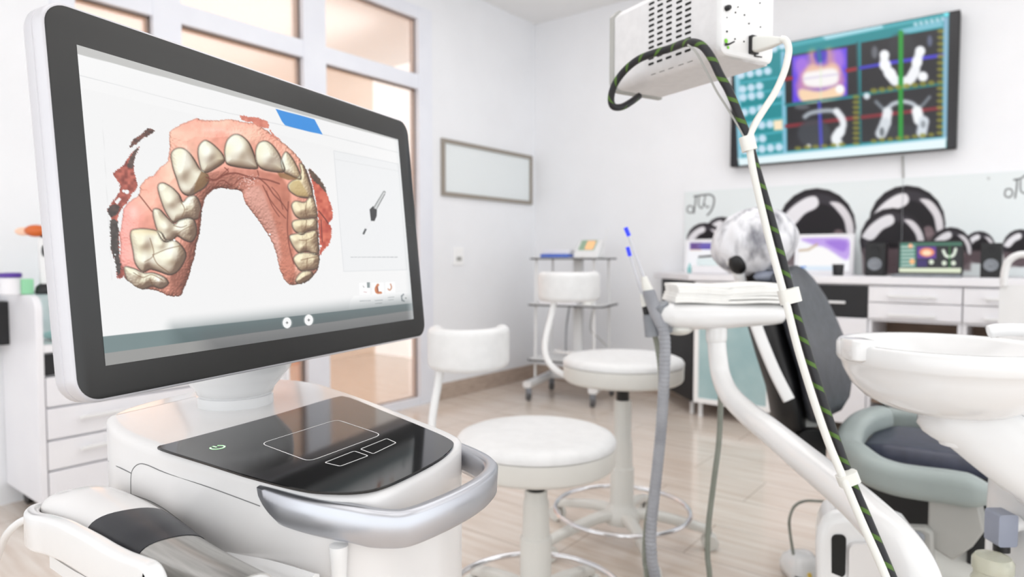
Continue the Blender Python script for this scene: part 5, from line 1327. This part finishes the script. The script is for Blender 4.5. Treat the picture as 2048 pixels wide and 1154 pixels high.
def paint_laptop(c):
    L2 = lambda x, y: (1680 + x / 3.1196, 330 + y / 3.1196)
    c.fill([L2(350, 460), L2(780, 460), L2(780, 700), L2(350, 700)], (16, 15, 22)); c.fill([L2(350, 460), L2(790, 460), L2(790, 505), L2(350, 505)], (60, 110, 90), 3)
    c.fill([L2(360, 490), L2(476, 490), L2(476, 640), L2(360, 640)], (70, 128, 112), 3)
    for k in range(6): c.stroke([L2(385, 512 + 23 * k), L2(460, 510 + 23 * k)], 3, (214, 232, 224), 2.5, .9)
    c.disc(L2(440, 505), 4.5, (255, 190, 150), 2.5); c.disc(L2(450, 602), 5.5, (255, 190, 130), 2.5)
    c.fill([L2(480, 508), L2(600, 508), L2(600, 585), L2(480, 585)], (96, 50, 150), 3); c.disc(L2(542, 545), (15, 9), (244, 150, 110), 3); c.disc(L2(542, 548), (9, 5), (255, 226, 190), 3)
    c.fill([L2(480, 590), L2(545, 590), L2(545, 636), L2(480, 636)], (50, 30, 110), 5, .9)
    c.stroke([L2(645, 535), L2(660, 565), L2(685, 572), L2(710, 560), L2(722, 525)], 6, (236, 246, 230), 3, 1, 3); c.stroke([L2(684, 510), L2(684, 640)], 2.5, (30, 120, 40), 2)
    for p in ((570, 605), (650, 612), (708, 612)): c.disc(L2(*p), 5, (230, 240, 220), 3)
    c.fill([L2(350, 642), L2(770, 642), L2(770, 700), L2(350, 700)], (226, 234, 206), 3)


lt, o_, w_, up, nn, h = small_screen('laptop', ('open dark laptop on the worktop between the two speakers', 'laptop'), 1794, 1926, 481, 548, 4.20, 'black', .12, paint_laptop, .010, .012, .008)
part('keyboard_base', MB().box2((o_[0], o_[1] - .20, ZW1 + .0002), (o_[0] + w_, o_[1] + .01, ZW1 + .014)), M['holder_grey'], lt, bevel=.003)


def paint_purple(c):
    V = lambda x, y: (1340 + x / 2.8927, 330 + y / 2.8927)
    c.fill([V(760, 425), V(1030, 425), V(1030, 545), V(960, 520), V(850, 470)], (186, 150, 232), 8, .9, 3); c.fill([V(900, 440), V(1020, 440), V(1010, 500), V(950, 480)], (150, 104, 214), 8, .8, 3)
    c.fill([V(740, 520), V(800, 490), V(880, 470), V(980, 540), V(960, 600), V(740, 610)], (250, 248, 248), 8, 1, 3); c.stroke([V(748, 495), V(800, 490), V(850, 460)], 5, (196, 170, 140), 4, .8)
    c.fill([V(720, 585), V(960, 585), V(960, 612), V(720, 612)], (206, 226, 246), 8, .7)


def paint_banner(c):
    V = lambda x, y: (1340 + x / 2.8927, 330 + y / 2.8927)
    c.fill([V(118, 452), V(400, 448), V(400, 488), V(118, 488)], (86, 70, 168), 3); c.fill([V(118, 452), V(180, 452), V(170, 488), V(118, 488)], (104, 74, 140), 8)
    c.stroke([V(160, 468), V(230, 466)], 2.4, (150, 140, 206), 2.5, .8); c.stroke([V(118, 492), V(180, 492)], 1.6, (240, 206, 170), 2)


small_screen('framed_picture', ('white framed purple picture leaning on the splashback right of the headrest', 'picture'), 1588, 1706, 468, 550, 4.36, 'white', .06, paint_purple, .022)
small_screen('framed_picture', ('white framed notice with violet banner leaning on the splashback left of the headrest', 'picture'), 1368, 1466, 478, 552, 4.36, 'white', .06, paint_banner, .02)


def speaker(px0, px1, pyt, y, lab):
    a, b = onY(px0, 545, y)[0], onY(px1, 545, y)[0]; zt = onY((px0 + px1) / 2, pyt, y)[2]; c_ = np.array([(a + b) / 2, y, ZW1])
    t = thing('desk_speaker', lab, 'speaker', c_, group='black desk speakers')
    w_ = b - a; h = zt - ZW1
    part('cabinet', MB().box2((a, y, ZW1 + .0002), (b, y + .11, zt)), M['black'], t, bevel=.004)
    rx = Matrix.Rotation(math.radians(90), 4, 'X')
    part('woofer', MB().lathe([(w_ * .36, 0), (w_ * .36, .005), (w_ * .31, .006), (w_ * .12, -.001), (w_ * .1, .003), (.002, .005)], c_ + np.array([0, -.001, h * .36]), 32, rx), M['holder_grey'], t, smooth=40)
    part('tweeter', MB().lathe([(w_ * .22, 0), (w_ * .22, .004), (w_ * .1, .001), (.002, .004)], c_ + np.array([0, -.001, h * .76]), 24, rx), M['dark'], t, smooth=40)


speaker(1729, 1769, 486, 4.18, 'black two cone desk speaker left of the laptop')
speaker(1960, 2003, 486, 4.18, 'black two cone desk speaker right of the laptop')
cpt = onY(1676, 548, 4.12)
solo('small_cup', MB().lathe([(.026, 0.0002), (.028, .004), (.031, .062), (.030, .064), (.027, .062), (.024, .01)], (cpt[0], 4.12, ZW1), 24), M['dark'], 'small dark cup on the worktop in front of the purple picture', 'cup')
bq = onY(1585, 540, 4.05)
solo('blue_clip', MB().tube([(bq[0] - .03, 4.05, ZW1 + .003), (bq[0] - .01, 4.05, ZW1 + .03), (bq[0] + .03, 4.05, ZW1 + .042), (bq[0] + .075, 4.05, ZW1 + .05)], [.010, .012, .007, .003], 12), M['blue_light'], 'bright blue clip on the worktop right of the headrest', 'clip')
tq_ = onY(1428, 560, 4.10)
trt = thing('instrument_box', 'white instrument box with a dark handpiece on top at the counter end', 'box', (tq_[0], 4.1, ZW1))
part('box_body', MB().box((tq_[0] - .0, 4.1, ZW1 + .0255), (.24, .16, .05)), M['white'], trt, bevel=.008)
part('lid', MB().box((tq_[0] + .005, 4.11, ZW1 + .075), (.20, .13, .048)), M['clear'], trt, bevel=.006)
solo('handpiece', MB().tube([(tq_[0] - .10, 4.09, ZW1 + .106), (tq_[0] + .02, 4.09, ZW1 + .114), (tq_[0] + .05, 4.09, ZW1 + .118), (tq_[0] + .085, 4.09, ZW1 + .116)], [.006, .007, .015, .012], 14), M['dark'], 'dark dental handpiece lying on the white instrument box', 'handpiece')
gq = onY(1379, 556, 4.2)
solo('drop_bottle', MB().lathe([(.013, .0002), (.015, .004), (.015, .035), (.008, .042), (.006, .06), (.002, .066)], (gq[0], 4.2, ZW1), 20), M['teal'], 'tiny teal bottle beside the white instrument box', 'bottle')

# ================================================================ trolley in the corner
tcx, tcy = -2.56, 4.00
ta = math.radians(12)
tR = np.array([math.cos(ta), math.sin(ta), 0]); tF = np.array([-math.sin(ta), math.cos(ta), 0]); tc = np.array([tcx, tcy, 0])
tr_ = thing('instrument_trolley', 'white corner trolley with dark edged shelves on castors', 'trolley', tc)
tp2 = lambda a, b, z: tc + tR * a + tF * b + UZ * z
for z, w_, d_2, px in ((1.0, .54, .36, 1151), (.675, .56, .38, 1143), (.285, .56, .38, 1130)):
    f_ = part('shelf', MB().loft([[tp2(a, b, z + k) for a, b in rrect(w_, d_2, .03, 4)] for k in (-.014, -.004)]), M['dark'], tr_, smooth=40)
    part('shelf_top', MB().loft([[tp2(a, b, z + k) for a, b in rrect(w_ - .01, d_2 - .01, .03, 4)] for k in (-.0039, .0)]), M['white_satin'], f_, smooth=40)
for a, b in ((-.235, -.13), (.20, -.13), (-.22, .14), (.22, .14)):
    part('upright', MB().tube([tp2(a * 1.02, b, .15), tp2(a * .98, b, .99)], .0085, 10), M['white_satin'], tr_)
part('back_channel', MB().loft([[tp2(a, b + .10, z) for a, b in rrect(.07, .04, .008, 3)] for z in (.12, .985)]), M['white_satin'], tr_)
for sgn in (-1, 1):
    lg = part('base_beam', MB().sweep([tp2(sgn * .24, -.27, .115), tp2(sgn * .23, .2, .125)], rrect(.062, .046, .016, 4)), M['gloss_white'], tr_, smooth=50)
    for b in (-.25, .17):
        c_ = tp2(sgn * .235, b, .032); cc = part('caster', MB().lathe([(.01, -.011), (.029, -.011), (.032, -.007), (.032, .007), (.029, .011), (.01, .011)], c_, 22, Matrix.Rotation(ta, 4, 'Z') @ Matrix.Rotation(math.radians(90), 4, 'Y')), M['caster'], lg)
        part('caster_fork', MB().box(c_ + UZ * .035, (.036, .03, .045), Matrix.Rotation(ta, 4, 'Z')), M['holder_grey'], lg, bevel=.004)
part('cross_beam', MB().sweep([tp2(-.24, .12, .13), tp2(.24, .12, .13)], rrect(.07, .05, .012, 4)), M['gloss_white'], tr_, smooth=50)
part('side_handle', MB().tube(cr([tp2(-.03, -.19, .36), tp2(-.02, -.27, .36), tp2(.2, -.27, .36), tp2(.22, -.19, .36)], 5), .009, 10), M['white_satin'], tr_)
part('power_lead', MB().tube(cr([tp2(.16, -.02, .66), tp2(.14, -.03, .5), tp2(.2, -.03, .44), tp2(.26, -.02, .38)], 6), .004, 8), M['base_grey'], tr_)
part('power_lead', MB().tube(cr([tp2(-.02, -.02, .66), tp2(-.04, -.03, .5), tp2(-.045, -.03, .3)], 6), .006, 8), M['holder_grey'], tr_)
dv = thing('tabletop_device', 'small white device with colour display on the trolley top shelf', 'device', tp2(.10, 0, 1.0))
wedge = [tp2(.02, -.07, 1.0005), tp2(.20, -.07, 1.0005), tp2(.20, .08, 1.0005), tp2(.02, .08, 1.0005)]; wt2 = [tp2(.02, -.05, 1.03), tp2(.20, -.05, 1.03), tp2(.20, .07, 1.13), tp2(.02, .07, 1.13)]
hs = part('housing', MB().loft([wedge, wt2]), M['gloss_white'], dv, bevel=.008)
nf = np.cross(wt2[1] - wt2[0], wt2[3] - wt2[0]); nf /= np.linalg.norm(nf)
mid = lambda a, b: wt2[0] + (wt2[1] - wt2[0]) * a + (wt2[3] - wt2[0]) * b + nf * .001
part('display', MB().add([mid(.12, .2), mid(.78, .2), mid(.78, .92), mid(.12, .92)], [(0, 1, 2, 3)]), principled('green_display', (128, 150, 128), .3, emit=(150, 170, 150), es=.3), hs)
part('display_panel', MB().add([mid(.38, .25) + nf * .001, mid(.72, .25) + nf * .001, mid(.72, .85) + nf * .001, mid(.38, .85) + nf * .001], [(0, 1, 2, 3)]), principled('orange_display', (232, 180, 130), .3, emit=(232, 180, 130), es=.4), hs)
part('antenna', MB().tube([tp2(.215, .0, 1.02), tp2(.25, .0, 1.20)], .0035, 8), M['white_satin'], dv)
solo('blue_case', MB().loft([[tp2(-.11 + a, -.04 + b, 1.0005 + k) for a, b in rrect(.21, .13, .01, 3)] for k in (0, .022)]), M['blue'], 'flat blue case on the trolley top shelf left of the device', 'case', bevel=.003)
solo('white_tray', MB().loft([[tp2(-.12 + a, -.01 + b, 1.0235 + k) for a, b in rrect(.22 * s_, .12 * s_, .01, 3)] for k, s_ in ((0, .96), (.03, 1))]), M['white'], 'white tray lying on the flat blue case on the trolley', 'tray', bevel=.002)
solo('paper_roll', MB().lathe([(.008, .0005), (.04, .0005), (.042, .003), (.042, .10), (.040, .102), (.008, .102)], tp2(.15, -.09, .675), 28), M['paper'], 'white paper roll on the trolley middle shelf behind the stool rest', 'paper roll')
solo('storage_tray', MB().loft([[tp2(-.0 + a, -.10 + b, .6755 + k) for a, b in rrect(.30 * s_, .14 * s_, .012, 3)] for k, s_ in ((0, .95), (.03, 1))]).v and MB().loft([[tp2(-.06 + a, -.10 + b, .6755 + k) for a, b in rrect(.28 * s_, .14 * s_, .012, 3)] for k, s_ in ((0, .95), (.03, 1))]), M['white'], 'low white tray on the trolley middle shelf', 'tray', bevel=.002)

# ================================================================ on the left wall
pq = [onX(px, py, XL) for px, py in ((880, 277), (1062, 312), (1060, 408), (882, 393))]
py0, py1 = (pq[0][1] + pq[3][1]) / 2, (pq[1][1] + pq[2][1]) / 2; pz0, pz1 = (pq[2][2] + pq[3][2]) / 2, (pq[0][2] + pq[1][2]) / 2
fw = .028
pf_ = thing('wall_frame', 'blank pale framed panel hanging on the wall beside the glazed door', 'framed panel', (XL + .01, (py0 + py1) / 2, pz0))
part('moulding', MB().box2((XL + .001, py0, pz0), (XL + .022, py0 + fw, pz1)).box2((XL + .001, py1 - fw, pz0), (XL + .022, py1, pz1)).box2((XL + .001, py0 + fw, pz0), (XL + .022, py1 - fw, pz0 + fw)).box2((XL + .001, py0 + fw, pz1 - fw), (XL + .022, py1 - fw, pz1)), M['frame_brown'], pf_)
part('pale_sheet', MB().box2((XL + .001, py0 + fw, pz0 + fw), (XL + .010, py1 - fw, pz1 - fw)), M['mirror_pale'], pf_)
sw = onX(916, 512, XL)
so_ = thing('wall_switch', 'white square wall switch between door frame and corner', 'switch', (XL, sw[1], sw[2]))
part('plate', MB().box((XL + .005, sw[1], sw[2]), (.010, .10, .13)), M['white_edge'], so_, bevel=.003)
part('rocker', MB().box((XL + .011, sw[1], sw[2] - .02), (.006, .05, .03)), M['base_grey'], so_, bevel=.002)

# ---------------------------------------------------------------- drawer cabinet at the left
XF = -2.85
lz = lambda px, py: onX(px, py, XF)[2]
ly = lambda px, py=800: onX(px, py, XF)[1]
y0c = ly(76, 800); y1c = y0c + 1.05; zt_c = lz(76, 592); zb_c = .085
cabn = thing('treatment_cabinet', 'white drawer cabinet with one black drawer front behind the monitor', 'cabinet', ((XL + XF) / 2, (y0c + y1c) / 2, 0))
zc1 = lz(110, 688); zb0 = lz(110, 752); seams = [lz(90, 818), lz(90, 884), lz(90, 946)]
rc = .06
rcp = [(XF - rc + rc * math.sin(a), zt_c - rc + rc * math.cos(a)) for a in np.linspace(0, math.pi / 2, 8)]
sprof = [(XL + .003, zb_c), (XL + .003, zt_c)] + rcp + [(XF, zb_c)]
part('side_panel', MB().prism([np.array([a, y0c, z]) for a, z in sprof], (0, .024, 0)), M['white'], cabn, bevel=.003)
part('side_panel', MB().prism([np.array([a, y1c - .024, z]) for a, z in sprof], (0, .024, 0)), M['white'], cabn, bevel=.003)
part('back_panel', MB().box2((XL + .003, y0c + .024, zb_c), (XL + .015, y1c - .024, zt_c - .004)), M['white'], cabn)
part('shelf', MB().box2((XL + .015, y0c + .024, zc1 - .02), (XF - .004, y1c - .024, zc1 - .002)), M['white'], cabn)
part('glass_top', MB().box2((XL + .015, y0c + .024, zt_c - .009), (XF - .02, y1c - .024, zt_c - .001)), M['clear'], cabn, label='clear glass top')
part('glass_front', MB().box2((XF - .016, y0c + .024, zc1), (XF - .010, y1c - .024, zt_c - .012)), M['clear'], cabn, label='clear glass compartment front')
part('floor_panel', MB().box2((XL + .015, y0c + .024, zb_c), (XF - .022, y1c - .024, zb_c + .02)), M['white'], cabn)
part('rail', MB().box2((XF - .02, y0c + .024, zc1 - .03), (XF - .002, y1c - .024, zc1 - .0025)), M['white'], cabn)
edges = [zc1 - .034, zb0] + seams + [zb_c + .004]
for k in range(len(edges) - 1):
    d_ = part('drawer', MB().box2((XF - .02, y0c + .027, edges[k + 1] + .004), (XF, y1c - .027, edges[k] - .004)), M['dark'] if k == 0 else M['white'], cabn, bevel=.002, label='black drawer front' if k == 0 else None)
    if k in (2, 3):
        zz = (edges[k] + edges[k + 1]) / 2; ya = ly(161, 840)
        part('handle', MB().box((XF + .024, ya + .12, zz + .012), (.012, .26, .014)).box((XF + .012, ya + .02, zz + .012), (.026, .012, .012)).box((XF + .012, ya + .22, zz + .012), (.026, .012, .012)), M['white_satin'], d_, bevel=.003)
part('inner_box', MB().box2((XL + .016, y0c + .026, zb_c + .021), (XF - .022, y1c - .026, zc1 - .036)), M['white'], cabn)
for a in (XF - .06, XL + .06):
    for b in (y0c + .06, y1c - .06):
        cst = part('caster', MB().lathe([(.01, -.013), (.034, -.013), (.037, -.008), (.037, .008), (.034, .013), (.01, .013)], (a, b, .037), 22, Matrix.Rotation(math.radians(90), 4, 'X')), M['black'], cabn)
        part('caster_fork', MB().box((a, b, .070), (.05, .04, .03)), M['black'], cst)
tt = onX(100, 664, XF - .12)
solo('teal_tissue', MB().ellipsoid((XF - .16, y0c + .15, zc1 + .018), (.06, .08, .018), e=.8), M['teal'], 'pale teal wipes inside the glass compartment of the left cabinet', 'wipes')
zt2 = zt_c + .0003
XI = XF - .16
it = lambda px: onX(px, 560, XI)[1]
jar = thing('lidded_jar', 'small white jar with purple lid on the left cabinet', 'jar', (XI, it(21), zt2))
part('jar_body', MB().lathe([(.030, 0), (.034, .004), (.034, .062), (.030, .066)], (XI, it(21), zt2), 26), M['white'], jar, smooth=40)
part('lid', MB().lathe([(.036, .066), (.036, .080), (.030, .083)], (XI, it(21), zt2), 26), M['purple'], jar, smooth=40, label='purple lid')
solo('green_carton', MB().box((XI + .01, it(50), zt2 + .030), (.04, .04, .058)), M['green'], 'pale green carton on the left cabinet beside the jar', 'carton', bevel=.003)
cl = np.array([XI + .03, it(87), zt2])
ca = thing('curing_light', 'white curing light with orange shield standing in a dark base', 'curing light', cl)
part('base', MB().lathe([(.035, 0), (.038, .006), (.034, .028), (.022, .040)], cl, 28), M['black'], ca, smooth=40)
part('body', MB().tube([cl + UZ * .03 + F2 * 0, cl + UZ * .06, cl + UZ * .13 - R2 * .004, cl + UZ * .19 - R2 * .008, cl + UZ * .215 - R2 * .010], [.020, .022, .020, .018, .012], 20), M['gloss_white'], ca, smooth=60)
part('grip_strip', MB().ellipsoid(cl + UZ * .165 + np.array([.017, -.010, 0]), (.006, .008, .022)), M['dark'], ca)
part('light_guide', MB().tube(cr([cl + UZ * .21 - R2 * .010, cl + UZ * .235 - R2 * .014, cl + UZ * .25 - R2 * .03], 4), .006, 12), M['dark'], ca)
part('shield', MB().ellipsoid(cl + UZ * .242 - R2 * .034, (.042, .026, .0235), Matrix.Rotation(YAW, 4, 'Z')), M['orange'], ca, smooth=70, label='orange light shield')
part('shield', MB().ellipsoid(cl + UZ * .240 - R2 * .088 + F2 * .012, (.036, .006, .016), Matrix.Rotation(YAW, 4, 'Z')), M['shield_reflection'], ca, smooth=70, label='added pale orange oval for the reflection of the shield')  # solid oval added in place of the shield's reflection behind it
bb = onX(4, 645, XL + .05)
solo('wall_box', MB().box((XL + .055, bb[1] - .05, bb[2]), (.10, .13, .17)), M['black'], 'black box on the wall at the far left edge', 'wall box', bevel=.006)

# ---------------------------------------------------------------- far right
wq = onY(2022, 560, 3.3)
ru = thing('rinse_stand', 'pale stand with a white arched tube behind the spittoon bowl', 'stand', (wq[0] + .05, 3.3, 0))
za_, zb_ = onY(2022, 570, 3.3)[2], onY(2022, 650, 3.3)[2]
xa_, xb_ = onY(1998, 600, 3.3)[0], onY(2075, 600, 3.3)[0]
part('panel', MB().loft([[np.array([(xa_ + xb_) / 2 + a, 3.3 + k, (.3 + za_) / 2 + b]) for a, b in rrect(xb_ - xa_, za_ - .3, .02, 4)] for k in (0, .03)]), M['white_satin'], ru, smooth=40)
part('pedestal', MB().tube([((xa_ + xb_) / 2, 3.32, .0), ((xa_ + xb_) / 2, 3.32, .32)], .03, 18).lathe([(.16, 0), (.16, .015), (.04, .03)], ((xa_ + xb_) / 2, 3.32, 0), 30), M['white_satin'], ru, smooth=40)
part('arched_tube', MB().tube(cr([onY(2008, 572, 3.3), onY(2009, 548, 3.3), onY(2016, 524, 3.3), onY(2034, 511, 3.3), onY(2056, 510, 3.3), onY(2074, 524, 3.3), onY(2080, 572, 3.3)], 6), .014, 14), M['gloss_white'], ru, smooth=60)
dk = onY(2046, 790, 3.4)
ds = thing('floor_device', 'black floor device with a red light at the right edge', 'device', (dk[0] + .08, 3.4, 0))
zt3 = onY(2046, 740, 3.4)[2]; xl3 = onY(2020, 790, 3.4)[0]
part('case', MB().box2((xl3, 3.4, 0.0), (xl3 + .32, 3.75, zt3)), M['black'], ds, bevel=.01)
part('red_light', MB().ellipsoid(onY(2042, 786, 3.398), (.012, .004, .012)), M['red_led'], ds, label='red indicator light')
